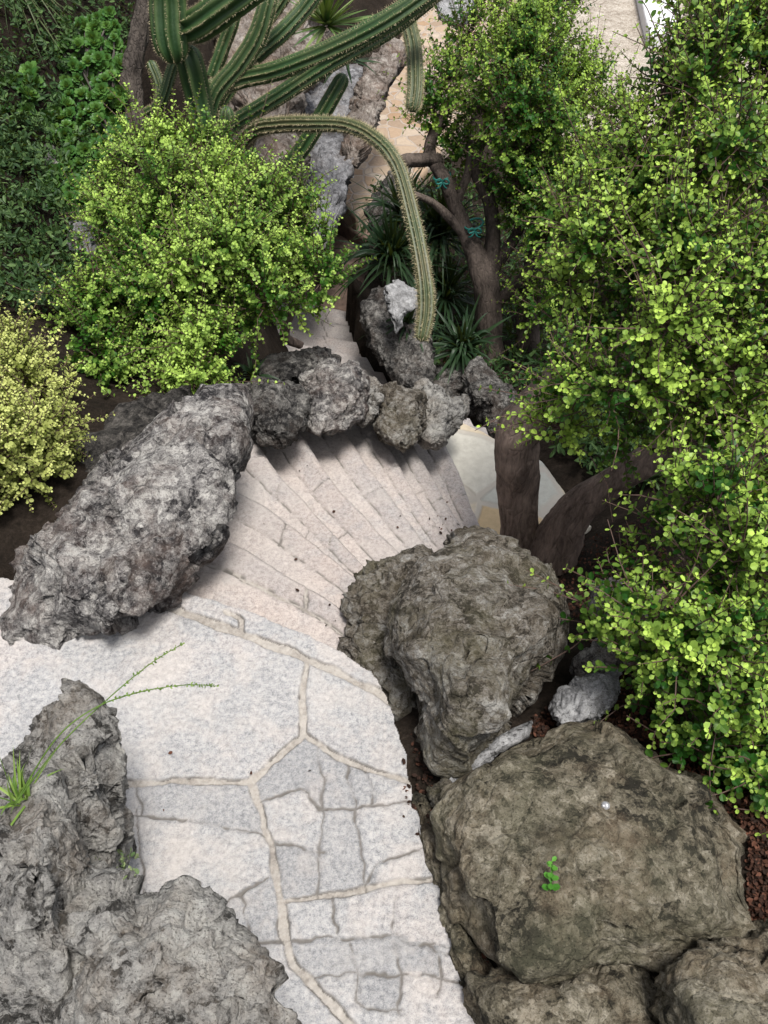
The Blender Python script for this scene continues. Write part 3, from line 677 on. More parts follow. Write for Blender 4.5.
# lower left group
rock('boulder', 'upright fluted rock standing on the landing at the left', [(22, 735), (45, 704), (66, 697), (96, 704), (118, 722), (128, 752), (126, 800), (138, 850), (145, 885), (110, 930), (40, 930), (0, 880), (0, 780)],
     ('t', 2.55, .0002, -.0006), (.24, .4), 'karst', 7, 79, 1.45, 10, .05, .02, .010, .007, (1.2, 1.2, .8), ridge=0, chip=.8, grow=1.03, big=1.5, ctr=(92, 790), group=PATHEDGE)
rock('boulder', 'tall jagged rock fin at the left edge beneath the grass tuft', [(-40, 830), (10, 810), (48, 764), (66, 790), (78, 850), (100, 900), (110, 1000), (90, 1100), (-60, 1100)],
     ('t', 2.28, .0004, -.0005), (.30, .4), 'karst', 7, 80, 1.45, 10, .05, .02, .010, .007, (1.2, 1.2, .8), ridge=0, chip=.8, grow=1.03, big=1.5, ctr=(40, 880), group=PATHEDGE)
rock('boulder', 'pale craggy rock filling the bottom left corner', [(70, 930), (80, 900), (104, 893), (136, 905), (160, 900), (184, 887), (198, 905), (210, 922), (242, 932), (262, 960), (280, 990), (296, 1030), (310, 1100), (60, 1120), (50, 1000)],
     ('t', 2.12, -.0002, -.0005), (.28, .4), 'karst', 7, 81, 1.45, 10, .05, .02, .010, .007, (1.2, 1.2, .8), ridge=0, chip=.8, grow=1.03, big=1.5, ctr=(150, 985), group=PATHEDGE)
# far rocks
FAR = 'rocks beside the lower flight'
rock('boulder', 'dark craggy rock right of the lower flight below the hanging cactus tip', [(353, 322), (364, 303), (376, 291), (396, 294), (426, 329), (432, 380), (422, 398), (406, 386), (382, 366), (363, 345)], ('t', 8.0, 0, -.006), (.22, .5), 'dark', 6, 22, chip=.7, group=FAR)
rock('boulder', 'low dark rock between the rock row and the far trunk', [(414, 378), (434, 364), (466, 368), (474, 392), (458, 402), (434, 402), (418, 396)], ('t', 8.0, 0, -.006), (.18, .4), 'dark', 6, 23, chip=.7, group=FAR)
rock('boulder', 'dark rock at the foot of the far trunk', [(462, 376), (478, 360), (492, 372), (515, 396), (520, 420), (505, 438), (490, 430), (470, 404)], ('t', 7.2, 0, -.006), (.25, .4), 'dark', 6, 24, mid=.07, group=FAR)
rock('stone', 'white flat stone propped on the dark rock below the cactus tip', [(383, 282), (398, 280), (420, 296), (418, 306), (406, 312), (396, 336), (389, 318), (384, 300)], ('t', 7.55, 0, -.003), (.05, .05), 'white', 5, 25)
rock('boulder', 'dark slanting rock on the right edge of the far path', [(366, 214), (376, 190), (398, 170), (410, 160), (412, 185), (396, 210), (376, 232)], ('t', 9.9, 0, -.01), (.2, .3), 'dark', 5, 26, group=FAR)
rock('boulder', 'tan rock face behind the cactus arms', [(225, 60), (240, 0), (262, -60), (330, -60), (322, 40), (300, 110), (300, 190), (280, 220), (250, 180), (230, 130)], ('t', 8.6, .004, -.012), (.35, .8), 'cliff', 6, 27, mid=.07, cat='cliff')
rock('boulder', 'smooth blue grey rock slab dropping beside the far path', [(298, 110), (318, 60), (345, 60), (366, 70), (372, 110), (352, 160), (340, 200), (328, 250), (312, 250), (300, 200)], ('t', 9.3, .004, -.012), (.25, .6), 'bluecliff', 6, 28, 2.8, low=.05, mid=.02, pit=.005, cat='cliff')
rock('boulder', 'rough brown crest of rock along the far path edge', [(372, 56), (388, 44), (404, 46), (404, 62), (392, 80), (378, 110), (372, 140), (358, 165), (344, 164), (346, 130), (356, 100), (364, 76)], ('t', 9.7, .003, -.012), (.22, .5), 'cliff', 6, 29, mid=.1, pit=.04, cat='cliff')
rock('stone', 'tan rock above the rosette plants in the top left corner', [(30, -20), (70, -30), (110, -10), (100, 18), (60, 22), (35, 12)], ('t', 7.6, 0, -.006), (.2, .3), 'cliff', 5, 30)
rock('stone', 'pale grey stone left of the bright green bush', [(66, 228), (80, 217), (98, 230), (104, 250), (92, 262), (70, 250)], ('t', 5.6, 0, -.004), (.08, .2), 'white', 5, 31)
rock('stone', 'grey stone among dark plants near the left edge', [(28, 160), (38, 140), (52, 142), (56, 165), (45, 185), (32, 182)], ('t', 6.0, 0, -.004), (.08, .2), 'grey', 5, 32)
rock('stone', 'white block of stone at the top of the far path', [(432, -20), (470, -20), (474, 10), (462, 32), (446, 24), (434, 4)], ('t', 11.5, 0, -.01), (.2, .3), 'white', 5, 33, n=3.5, cuts=14)
#@@PLANTS
# ------------------------------------------------------------------ leaves
LT = np.array([(0, 0, 0), (.42, .40, .09), (.84, .33, .10), (1, 0, .02), (.84, -.33, .10), (.42, -.40, .09)])
def norm(a): return a / (np.linalg.norm(a, axis=-1, keepdims=True) + 1e-9)

def leaves(name, base, axis, nrm, L, tint, mat, parent, width=1.0):
    axis = norm(axis); side = norm(np.cross(nrm, axis)); nn = np.cross(axis, side); n = len(base)
    L = np.asarray(L)[:, None, None]
    v = base[:, None] + L * (LT[None, :, 0:1] * axis[:, None] + width * LT[None, :, 1:2] * side[:, None] + LT[None, :, 2:3] * nn[:, None])
    k = np.arange(n)[:, None] * 6
    f = np.concatenate([k + np.array([[0, 1, 2, 3]]), k + np.array([[0, 3, 4, 5]])], 0)
    return mesh_obj(name, v.reshape(-1, 3), f, mat, parent, smooth=False, fattr={'tint': np.r_[tint, tint]})

def thin_tubes(mb, A, Bm, C, r0, r1, ns=3, m=4):
    """many three point twigs at once"""
    n = len(A); s = np.linspace(0, 1, m)
    pa = (A[:, None] * ((1 - s) ** 2)[None, :, None] + Bm[:, None] * (2 * s * (1 - s))[None, :, None] + C[:, None] * (s ** 2)[None, :, None])
    T = norm(C - A); rf = np.tile(np.array([.3, .8, .5]), (n, 1)); N = norm(np.cross(T, rf)); Bn = np.cross(T, N)
    th = np.linspace(0, 2 * np.pi, ns, endpoint=False)
    rad = r0[:, None] * (1 - s) + r1[:, None] * s if np.ndim(r0) else (r0 * (1 - s) + r1 * s)[None].repeat(n, 0)
    v = pa[:, :, None] + rad[:, :, None, None] * (np.cos(th)[None, None, :, None] * N[:, None, None] + np.sin(th)[None, None, :, None] * Bn[:, None, None])
    i = (np.arange(n) * m * ns)[:, None, None] + (np.arange(m - 1) * ns)[None, :, None]; j = np.arange(ns)[None, None]; jn = (j + 1) % ns
    mb.add(v.reshape(-1, 3), np.stack([i + j, i + jn, i + ns + jn, i + ns + j], -1).reshape(-1, 4))

def poly_edge_dist(p, poly):
    c = np.vstack([poly, poly[:1]]); return seg_dist(p, c)

def bush(name, label, cat, outline, t_mid, th, nclump, rpx, nshoot, leafL, mat, base, trunks, tint=(0, .5), seed=0, twig='twig', barkm='bark', gty=0.0, nodes=9, slen=.2, group=None, gap=0.0, gtx=0.0, sp=.75):
    r = np.random.default_rng(seed); poly = np.array(outline, float)
    base = np.asarray(base, float); root = thing(name, label, cat, base, group)
    lo, hi = poly.min(0), poly.max(0); cen = poly.mean(0)
    C = []; 
    cand = r.uniform(lo, hi, (nclump * 30, 2)); cand = cand[inpoly(cand, poly)]
    ed = poly_edge_dist(cand, poly); ok = ed > rpx * .55 * r.uniform(.5, 1.5, len(ed)); cand, ed = cand[ok], ed[ok]
    chosen = []
    for p_, e_ in zip(cand, ed):           # spread them out
        if len(chosen) >= nclump: break
        dmin = min([np.hypot(*(p_ - q_)) for q_, _ in chosen], default=99)
        if dmin > rpx * sp or r.random() < .06: chosen.append((p_, e_))
    pp = np.array([a for a, _ in chosen]); ee = np.array([b for _, b in chosen]); en = np.clip(ee / ee.max(), 0, 1)
    t0 = t_mid + gty * (pp[:, 1] - cen[1]) + gtx * (pp[:, 0] - cen[0])
    dz = r.random(len(pp)); tt = t0 - th * np.sqrt(en) * (1 - 1.2 * dz ** 2)
    pp[:, 1] += .28 * slen * F / tt
    cc = P(pp[:, 0], pp[:, 1], tt); cr = rpx * tt / F * r.uniform(.75, 1.25, len(pp))
    # shoots
    ns = nshoot * len(cc); ci = np.repeat(np.arange(len(cc)), nshoot)
    d = norm(r.normal(size=(ns, 3)) + np.array([0, -.15, .35]))
    st = cc[ci] + d * (cr[ci] * r.uniform(.25, .75, ns))[:, None]
    sd = norm(d * .8 + np.array([0, 0, .55]) + r.normal(size=(ns, 3)) * .35)
    sl = slen * r.uniform(.5, 1.25, ns) * np.where(r.random(ns) < .15, 1.7, 1)
    bend = r.normal(size=(ns, 3)) * .12 * sl[:, None]
    end = st + sd * sl[:, None] + bend * .5
    mid_ = st + sd * (sl * .5)[:, None] - bend
    # drop shoots whose tip leaves the traced outline by much
    tw = MB(); thin_tubes(tw, st, mid_, end, .0035, .0015)
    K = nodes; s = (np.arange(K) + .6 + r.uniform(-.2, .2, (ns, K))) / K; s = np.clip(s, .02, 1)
    pos = st[:, None] * ((1 - s) ** 2)[..., None] + mid_[:, None] * (2 * s * (1 - s))[..., None] + end[:, None] * (s ** 2)[..., None]
    ref = norm(np.cross(sd, r.normal(size=(ns, 3)))); ref2 = np.cross(sd, ref)
    az = (np.arange(K) % 2 * (np.pi / 2))[None] + r.uniform(-.35, .35, (ns, K))
    ra = np.cos(az)[..., None] * ref[:, None] + np.sin(az)[..., None] * ref2[:, None]
    B_, A_, N_, L_, T_ = [], [], [], [], []
    clv = np.clip(r.normal(0, .26, len(cc)), -.35, .4)[ci]
    shv = np.clip(r.normal(0, .14, ns), -.3, .3)
    for sg in (1, -1):
        a = ra * sg + sd[:, None] * .45 + r.normal(size=(ns, K, 3)) * .22
        nv_ = sd[:, None] * .9 - ra * sg * .3 + np.array([0, 0, .45]) + r.normal(size=(ns, K, 3)) * .3
        keep = r.random((ns, K)) > gap
        ln = leafL * (1.05 - .5 * np.clip(s - .6, 0, 1) / .4) * r.uniform(.7, 1.2, (ns, K))
        ti = tint[0] + (tint[1] - tint[0]) * (s ** 2.6) + clv[:, None] + shv[:, None] + r.normal(0, .08, (ns, K))  # paler new growth at tips; dark inner leaves also paint crown shade
        for lst, x in ((B_, pos), (A_, a), (N_, nv_)): lst.append(x[keep])
        L_.append(ln[keep]); T_.append(ti[keep])
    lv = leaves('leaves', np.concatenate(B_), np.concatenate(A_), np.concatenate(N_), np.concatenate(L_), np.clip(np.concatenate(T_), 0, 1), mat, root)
    # trunk and limbs
    tk = MB(); nodes_p = []
    for path in trunks:
        path = np.array(path, float); w = P(path[:, 0], path[:, 1], path[:, 2]); rad = path[:, 3] * path[:, 2] / F
        m = 10 * len(path); cp = catmull(np.c_[w, rad], m)
        n_s = 22; thv = np.linspace(0, 2 * np.pi, n_s, endpoint=False)
        qq = np.c_[np.repeat(np.linspace(0, len(path) * 1.1, m), n_s), np.tile(np.cos(thv) * 1.1, m), np.tile(np.sin(thv) * 1.1, m)]
        pr = (1 + .16 * fbm(qq + seed, 4, seed)).reshape(m, n_s)
        tube(tk, cp[:, :3], cp[:, 3], n_s, pr); nodes_p.append(cp[m // 3:])
    nd = np.concatenate(nodes_p); lb = tk
    order = np.argsort([np.linalg.norm(nd[:, :3] - c, axis=1).min() for c in cc])
    for k in order:
        c = cc[k]; dd = np.linalg.norm(nd[:, :3] - c, axis=1) + nd[:, 3] * 0; j = dd.argmin(); a = nd[j, :3]
        if dd[j] < .03: continue
        b = (a + c) / 2 + r.normal(size=3) * .12 * dd[j] + np.array([0, 0, -.08 * dd[j]])
        pa = catmull([a, b, c], 10); r0 = min(nd[j, 3] * .7, .012 + .012 * dd[j])
        rd = np.linspace(r0, max(.004, r0 * .4), 10); tube(lb, pa, rd, 7)
        nd = np.vstack([nd, np.c_[pa[3:], rd[3:]]])
    # side twigs from limb ends to shoots
    sel = r.random(ns) < .45; thin_tubes(tw, cc[ci[sel]], (cc[ci[sel]] + st[sel]) / 2 + r.normal(size=(sel.sum(), 3)) * .02, st[sel], .005, .003)
    tk.build('trunk', M[barkm], root); tw.build('twigs', M[twig], root)
    return root, len(L_[0]) * 2

M['leafA'] = leaf_mat('bright_leaf', (.03, .10, .011), (.52, .72, .15), .42, .28)  # old leaf colours deepened to carry the shade inside the crowns
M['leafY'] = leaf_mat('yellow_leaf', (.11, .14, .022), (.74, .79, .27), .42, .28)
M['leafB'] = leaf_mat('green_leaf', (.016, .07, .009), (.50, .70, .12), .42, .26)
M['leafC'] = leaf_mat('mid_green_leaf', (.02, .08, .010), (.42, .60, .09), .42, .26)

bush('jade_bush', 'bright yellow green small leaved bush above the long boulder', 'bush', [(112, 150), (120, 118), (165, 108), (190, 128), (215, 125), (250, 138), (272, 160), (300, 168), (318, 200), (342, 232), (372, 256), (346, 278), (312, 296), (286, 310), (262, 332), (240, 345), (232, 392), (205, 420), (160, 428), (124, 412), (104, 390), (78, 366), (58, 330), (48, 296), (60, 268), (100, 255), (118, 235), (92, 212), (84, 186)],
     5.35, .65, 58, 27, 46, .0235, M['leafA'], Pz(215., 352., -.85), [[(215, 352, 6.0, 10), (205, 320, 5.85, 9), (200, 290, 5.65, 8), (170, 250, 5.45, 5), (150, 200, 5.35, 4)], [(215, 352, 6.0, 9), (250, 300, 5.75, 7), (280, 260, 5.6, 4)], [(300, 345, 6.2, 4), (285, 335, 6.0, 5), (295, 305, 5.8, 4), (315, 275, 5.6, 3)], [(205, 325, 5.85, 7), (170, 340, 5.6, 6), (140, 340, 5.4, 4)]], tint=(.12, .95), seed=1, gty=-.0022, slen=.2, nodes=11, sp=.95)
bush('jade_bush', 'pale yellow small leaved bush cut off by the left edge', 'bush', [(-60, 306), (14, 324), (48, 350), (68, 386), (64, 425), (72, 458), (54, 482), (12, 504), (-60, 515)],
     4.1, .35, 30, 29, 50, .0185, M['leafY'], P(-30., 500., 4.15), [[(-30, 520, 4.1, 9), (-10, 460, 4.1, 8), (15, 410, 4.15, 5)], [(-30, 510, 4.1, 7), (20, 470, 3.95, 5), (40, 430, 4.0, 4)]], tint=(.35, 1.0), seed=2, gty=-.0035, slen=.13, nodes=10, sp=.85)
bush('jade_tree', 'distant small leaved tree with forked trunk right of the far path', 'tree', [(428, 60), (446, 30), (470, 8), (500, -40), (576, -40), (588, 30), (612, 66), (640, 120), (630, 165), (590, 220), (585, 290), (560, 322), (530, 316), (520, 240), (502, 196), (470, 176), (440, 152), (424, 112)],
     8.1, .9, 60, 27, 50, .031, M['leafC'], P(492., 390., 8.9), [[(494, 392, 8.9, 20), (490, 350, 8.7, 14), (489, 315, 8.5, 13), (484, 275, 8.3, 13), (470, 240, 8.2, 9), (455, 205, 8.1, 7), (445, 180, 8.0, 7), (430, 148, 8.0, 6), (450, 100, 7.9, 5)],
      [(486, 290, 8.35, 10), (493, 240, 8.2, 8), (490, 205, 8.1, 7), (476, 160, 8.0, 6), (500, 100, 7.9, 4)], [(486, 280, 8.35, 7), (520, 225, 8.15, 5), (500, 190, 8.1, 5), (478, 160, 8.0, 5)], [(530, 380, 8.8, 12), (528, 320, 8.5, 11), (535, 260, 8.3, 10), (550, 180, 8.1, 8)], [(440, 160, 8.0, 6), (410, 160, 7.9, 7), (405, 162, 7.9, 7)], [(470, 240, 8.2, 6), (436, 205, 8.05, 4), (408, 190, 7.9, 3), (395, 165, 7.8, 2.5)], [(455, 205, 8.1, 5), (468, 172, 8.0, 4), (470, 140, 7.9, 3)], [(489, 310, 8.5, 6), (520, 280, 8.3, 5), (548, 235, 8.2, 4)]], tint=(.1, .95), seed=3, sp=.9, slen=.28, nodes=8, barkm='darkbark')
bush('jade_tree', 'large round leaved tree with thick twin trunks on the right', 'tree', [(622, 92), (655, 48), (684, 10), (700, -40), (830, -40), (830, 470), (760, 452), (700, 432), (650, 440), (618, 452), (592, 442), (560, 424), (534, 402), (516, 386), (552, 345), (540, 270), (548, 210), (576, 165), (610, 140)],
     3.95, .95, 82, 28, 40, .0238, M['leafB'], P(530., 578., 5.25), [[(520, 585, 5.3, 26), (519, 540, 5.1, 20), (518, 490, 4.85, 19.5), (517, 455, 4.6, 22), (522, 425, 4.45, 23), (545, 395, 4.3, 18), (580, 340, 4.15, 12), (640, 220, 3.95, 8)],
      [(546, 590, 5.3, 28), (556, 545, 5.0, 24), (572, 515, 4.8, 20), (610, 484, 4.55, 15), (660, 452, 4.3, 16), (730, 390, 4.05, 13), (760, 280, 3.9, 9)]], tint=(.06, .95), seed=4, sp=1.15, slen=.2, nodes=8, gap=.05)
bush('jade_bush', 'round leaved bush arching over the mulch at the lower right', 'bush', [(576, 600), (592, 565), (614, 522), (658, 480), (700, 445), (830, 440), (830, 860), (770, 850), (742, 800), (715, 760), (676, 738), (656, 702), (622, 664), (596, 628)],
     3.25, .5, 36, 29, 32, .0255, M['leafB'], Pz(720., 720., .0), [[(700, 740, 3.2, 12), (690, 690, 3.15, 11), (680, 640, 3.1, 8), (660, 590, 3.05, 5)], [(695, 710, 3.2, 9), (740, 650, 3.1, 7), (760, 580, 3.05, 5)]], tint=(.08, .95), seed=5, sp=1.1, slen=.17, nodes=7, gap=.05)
# ------------------------------------------------------------------ other plants
from mathutils.bvhtree import BVHTree
from mathutils import Vector
def hit(o, px, py):
    me = o.data; n = len(me.vertices); v = np.zeros(n * 3, np.float32); me.vertices.foreach_get('co', v); v = v.reshape(-1, 3) + np.array(o.location)
    f = [tuple(p.vertices) for p in me.polygons] if '_bvh' not in CACHE.setdefault(o.name, {}) else None
    if f is not None: CACHE[o.name]['_bvh'] = BVHTree.FromPolygons([Vector(x) for x in v], f)
    d = ray(np.float64(px), np.float64(py)); d = d / np.linalg.norm(d)
    loc, nn, i, dist = CACHE[o.name]['_bvh'].ray_cast(Vector(CAM), Vector(d))
    return (np.array(loc), np.array(nn)) if loc is not None else (None, None)
CACHE = {}

def on_ground(px, py):
    px = np.asarray(px, float); py = np.asarray(py, float); z = np.full(len(px), -.3)
    for _ in range(14): z = .5 * z + .5 * ground_z(Pz(px, py, z)[:, :2])
    return np.c_[Pz(px, py, z)[:, :2], z]

def in_px(poly, n, r):
    poly = np.array(poly, float); lo, hi = poly.min(0), poly.max(0); c = r.uniform(lo, hi, (n * 4, 2)); c = c[inpoly(c, poly)]
    return c[:n]

# cactus
def cactus_mat():
    m, nt, out = new_mat('cactus_skin'); g = NT(nt); v = g.vec()
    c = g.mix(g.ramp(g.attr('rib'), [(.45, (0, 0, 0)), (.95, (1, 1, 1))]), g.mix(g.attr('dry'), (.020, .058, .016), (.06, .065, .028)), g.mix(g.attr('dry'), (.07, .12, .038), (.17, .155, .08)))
    c = g.mix(.4, c, g.ramp(g.noise(v, 18, 6, .65), [(.32, (.55, .5, .4)), (.62, (1, 1, 1))]), 'MULTIPLY')
    b = g.n('ShaderNodeBsdfPrincipled', i_Roughness=.5); g.l(c, b.inputs['Base Color'])
    bp = g.n('ShaderNodeBump', i_Strength=.4, i_Distance=.006); g.l(g.noise(v, 60, 4), bp.inputs['Height']); g.l(bp.outputs[0], b.inputs['Normal'])
    g.l(b.outputs[0], out.inputs[0]); return m
M['cactus'] = cactus_mat(); M['spine'] = flat_mat('straw_spine', (.42, .36, .22), .6, .3)
M['cork'] = bark_mat('corky_cactus_base', (.022, .018, .016), (.12, .10, .085), .02)

def arm(root, pts, ribs=9, dry=0.0, spin=1.0, round0=False, round1=True, depth=.15, seed=0, mat='cactus'):
    pts = np.array(pts, float); w = P(pts[:, 0], pts[:, 1], pts[:, 2]); rad = pts[:, 3] / 2 * pts[:, 2] / F
    ln = np.linalg.norm(np.diff(w, axis=0), axis=1).sum(); m = int(min(240, max(24, ln / .014)))
    cp = catmull(np.c_[w, rad], m); path = cp[:, :3]; rd = cp[:, 3] * (1 + .035 * fbm(np.c_[np.linspace(0, ln * 7, m), np.zeros((m, 2))], 3, seed))
    s = np.r_[0, np.cumsum(np.linalg.norm(np.diff(path, axis=0), axis=1))]
    if round1: e = np.clip((s[-1] - s) / (rd * 1.3), 0, 1); rd = rd * np.sqrt(1 - (1 - e) ** 2 + .01)
    if round0: e = np.clip(s / (rd * 1.3 + 1e-6), 0, 1); rd = rd * np.sqrt(1 - (1 - e) ** 2 + .01)
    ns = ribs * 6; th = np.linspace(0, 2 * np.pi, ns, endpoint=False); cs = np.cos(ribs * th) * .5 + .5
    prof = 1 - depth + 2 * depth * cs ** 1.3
    mb = MB(); v = tube(mb, path, rd, ns, prof)
    n = m * ns + 2; rib = np.r_[np.tile(cs, m), 0, 0]; dr = np.full(n, dry); dr[:m * ns] = np.repeat(np.clip(dry + .35 * fbm(np.c_[s * 5, s * 0, s * 0 + seed], 3, seed), 0, 1), ns)
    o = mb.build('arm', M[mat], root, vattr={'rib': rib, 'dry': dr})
    if spin > 0:
        r = np.random.default_rng(seed); step = max(1, int(round(.016 / (s[-1] / (m - 1) + 1e-9)))); I = np.arange(1, m - 1, step)
        T, N, B = frames(path); A0, D0 = [], []
        for k in range(ribs):
            a = k * 2 * np.pi / ribs; d = np.cos(a) * N[I] + np.sin(a) * B[I]
            p0 = path[I] + d * (rd[I] * (1 + depth))[:, None]
            for q in range(4):
                A0.append(p0); D0.append(norm(d + r.normal(size=(len(I), 3)) * .55))
        A0 = np.concatenate(A0); D0 = np.concatenate(D0); L = .020 * spin * r.uniform(.6, 1.3, len(A0))
        sd = norm(np.cross(D0, r.normal(size=D0.shape))) * .0013
        tri = np.stack([A0 - sd, A0 + sd, A0 + D0 * L[:, None]], 1).reshape(-1, 3)
        mesh_obj('spines', tri, np.arange(len(tri)).reshape(-1, 3), M['spine'], o, smooth=False) if False else None
        sp = mesh_obj('spines', tri - np.array(root.location), np.arange(len(tri)).reshape(-1, 3), M['spine'], None, (0, 0, 0), smooth=False)
        sp.parent = o
    return o

cb = P(205., 140., 6.3)
c1 = thing('columnar_cactus', 'big many armed ribbed cactus with one long arm drooping in front of the steps', 'cactus', cb)
arm(c1, [(208, 150, 6.4, 17), (205, 128, 6.3, 17), (198, 96, 6.2, 21), (190, 62, 6.05, 22), (183, 45, 6.0, 18)], 6, .0, .8, seed=1, depth=.24)
arm(c1, [(165, -40, 5.6, 31), (168, 0, 5.75, 32), (170, 35, 5.85, 32), (177, 64, 5.95, 26)], 9, .05, .8, seed=2)
arm(c1, [(180, 30, 5.95, 24), (200, 24, 5.8, 28), (226, 6, 5.65, 29), (262, -20, 5.5, 28), (300, -50, 5.4, 26)], 9, .05, .8, round0=True, seed=3)
arm(c1, [(205, 150, 6.6, 14), (215, 97, 6.45, 16), (240, 64, 6.35, 17), (258, 34, 6.25, 17), (268, 0, 6.15, 16), (276, -40, 6.1, 15)], 9, .15, .8, seed=4)
arm(c1, [(215, 110, 6.75, 13), (245, 66, 6.65, 15), (283, 32, 6.55, 15), (308, 4, 6.5, 15), (330, -30, 6.4, 14)], 9, .05, .8, seed=5)
arm(c1, [(200, 92, 6.5, 13), (225, 84, 6.45, 15), (250, 77, 6.4, 16), (280, 70, 6.3, 17), (331, 50, 6.15, 18), (383, 24, 6.0, 19), (425, -4, 5.9, 18), (470, -40, 5.8, 17)], 9, .1, .9, seed=6)
arm(c1, [(215, 140, 6.5, 13), (240, 120, 6.45, 14), (279, 96, 6.35, 15), (331, 62, 6.2, 16), (386, 31, 6.05, 16), (432, -4, 5.95, 15), (470, -40, 5.9, 15)], 9, .0, .9, seed=7)
arm(c1, [(262, 200, 6.9, 12), (279, 178, 6.75, 13), (305, 144, 6.6, 14), (328, 104, 6.45, 14), (345, 74, 6.35, 13)], 7, .0, .8, seed=8, depth=.2)
arm(c1, [(240, 148, 6.5, 12), (256, 130, 6.3, 13), (280, 125, 6.15, 14), (312, 124, 6.0, 13.5), (349, 126, 5.9, 13), (378, 141, 5.8, 12.5), (398, 167, 5.75, 12.5), (412, 215, 5.7, 13), (423, 270, 5.65, 13.5), (426, 308, 5.65, 14.5), (421, 342, 5.65, 11)], 10, .7, 1.0, seed=9)
arm(c1, [(140, 120, 6.5, 15), (160, 105, 6.35, 11), (172, 70, 6.25, 10), (182, 40, 6.2, 9)], 8, .2, .6, seed=10)
arm(c1, [(222, 132, 6.2, 12), (226, 122, 6.15, 13), (227, 106, 6.1, 13)], 8, .0, .8, seed=11)
arm(c1, [(212, 78, 6.9, 11), (224, 45, 6.8, 12), (234, 16, 6.7, 12), (240, -20, 6.7, 12)], 7, .1, .8, seed=12)
arm(c1, [(262, 28, 7.0, 11), (282, 0, 6.9, 12), (305, -40, 6.8, 12)], 8, .1, .8, seed=13)
arm(c1, [(150, 60, 6.4, 9), (160, 92, 6.45, 9), (150, 130, 6.5, 9)], 8, .3, .6, seed=14, round0=True)
c2 = thing('columnar_cactus', 'single bristly cactus arm hanging over the far path from the top edge', 'cactus', P(380., -60., 6.6))
arm(c2, [(340, -70, 6.8, 14), (380, -60, 6.6, 14), (402, -20, 6.5, 14), (407, 18, 6.4, 14), (414, 50, 6.35, 14), (415, 88, 6.3, 14), (412, 112, 6.3, 13)], 10, .55, 1.0, seed=15)
c3 = thing('cactus_trunk', 'dark corky old cactus trunk at the top left beside the rosette plants', 'cactus', P(132., 135., 6.4))
tb = MB(); cp = catmull(np.c_[P(np.array([128, 132, 130, 136, 142, 150.]), np.array([150, 120, 80, 50, 20, -40.]), np.array([6.5, 6.45, 6.4, 6.35, 6.3, 6.2])), np.array([14, 13, 12, 9.5, 8, 8.]) * 6.4 / F], 60)
thv = np.linspace(0, 2 * np.pi, 30, endpoint=False)
qq = np.c_[np.repeat(np.linspace(0, 8, 60), 30), np.tile(np.cos(thv) * 1.6, 60), np.tile(np.sin(thv) * 1.6, 60)]
tube(tb, cp[:, :3], cp[:, 3], 30, (1 + .22 * fbm(qq, 4, 3) + .06 * np.tile(np.cos(thv * 8), 60)).reshape(60, 30)); tb.build('trunk', M['cork'], c3)

# strap leaved plants
def blades(mb, base, dirs, L, W, droop, up=np.array([0, 0, 1.0]), m=8, fold=.25, r=None):
    n = len(base); s = np.linspace(0, 1, m)
    p = base[:, None] + dirs[:, None] * (L[:, None] * s)[..., None] - up * (droop[:, None] * L[:, None] * (s ** 2)[None])[..., None]
    T = norm(np.gradient(p, axis=1)); sd = norm(np.cross(T, np.broadcast_to(up, T.shape) + r.normal(size=(n, 1, 3)) * .3)); nn = np.cross(sd, T)
    wv = (W[:, None] * (np.minimum(1, .55 + s * 2) * (1 - s ** 2.2) + .02)[None])[..., None]
    v = np.stack([p - sd * wv + nn * wv * fold, p, p + sd * wv + nn * wv * fold], 2)
    i = (np.arange(n) * m * 3)[:, None, None] + (np.arange(m - 1) * 3)[None, :, None]; j = np.arange(2)[None, None]
    mb.add(v.reshape(-1, 3), np.stack([i + j, i + j + 1, i + 4 + j, i + 3 + j], -1).reshape(-1, 4))
    return n * (m - 1) * 2

def strappy(name, label, cat, base, n, L, W, mat, droop=.35, spread=.8, lean=(0, 0, 0), seed=0, group=None, fold=.25):
    r = np.random.default_rng(seed); mb = MB(); base = np.asarray(base, float)
    az = r.uniform(0, 2 * np.pi, n); el = np.abs(r.normal(0, spread, n)).clip(0, 1.5)
    d = norm(np.c_[np.sin(el) * np.cos(az), np.sin(el) * np.sin(az), np.cos(el)] + np.array(lean))
    nf = blades(mb, base + d * .02, d, L * r.uniform(.55, 1.15, n), W * r.uniform(.7, 1.2, n), droop * r.uniform(.2, 1.6, n), r=r, fold=fold)
    fa = np.repeat(r.random(n), 14)
    o = mb.build(name, M[mat], None, base, fattr={'tint': fa}); return tag(o, label, cat, group)
M['iris'] = leaf_mat('dark_strap_leaf', (.008, .022, .010), (.032, .062, .026), .45, .1)
M['yucca'] = leaf_mat('yucca_leaf', (.04, .10, .028), (.20, .27, .09), .4, .12)
M['grass'] = leaf_mat('grass_blade', (.05, .12, .02), (.22, .32, .07), .45, .25)
M['dryg'] = leaf_mat('olive_grass_blade', (.035, .06, .022), (.14, .15, .07), .5, .2)
G = 'dark strap leaved plants under the far trunk'
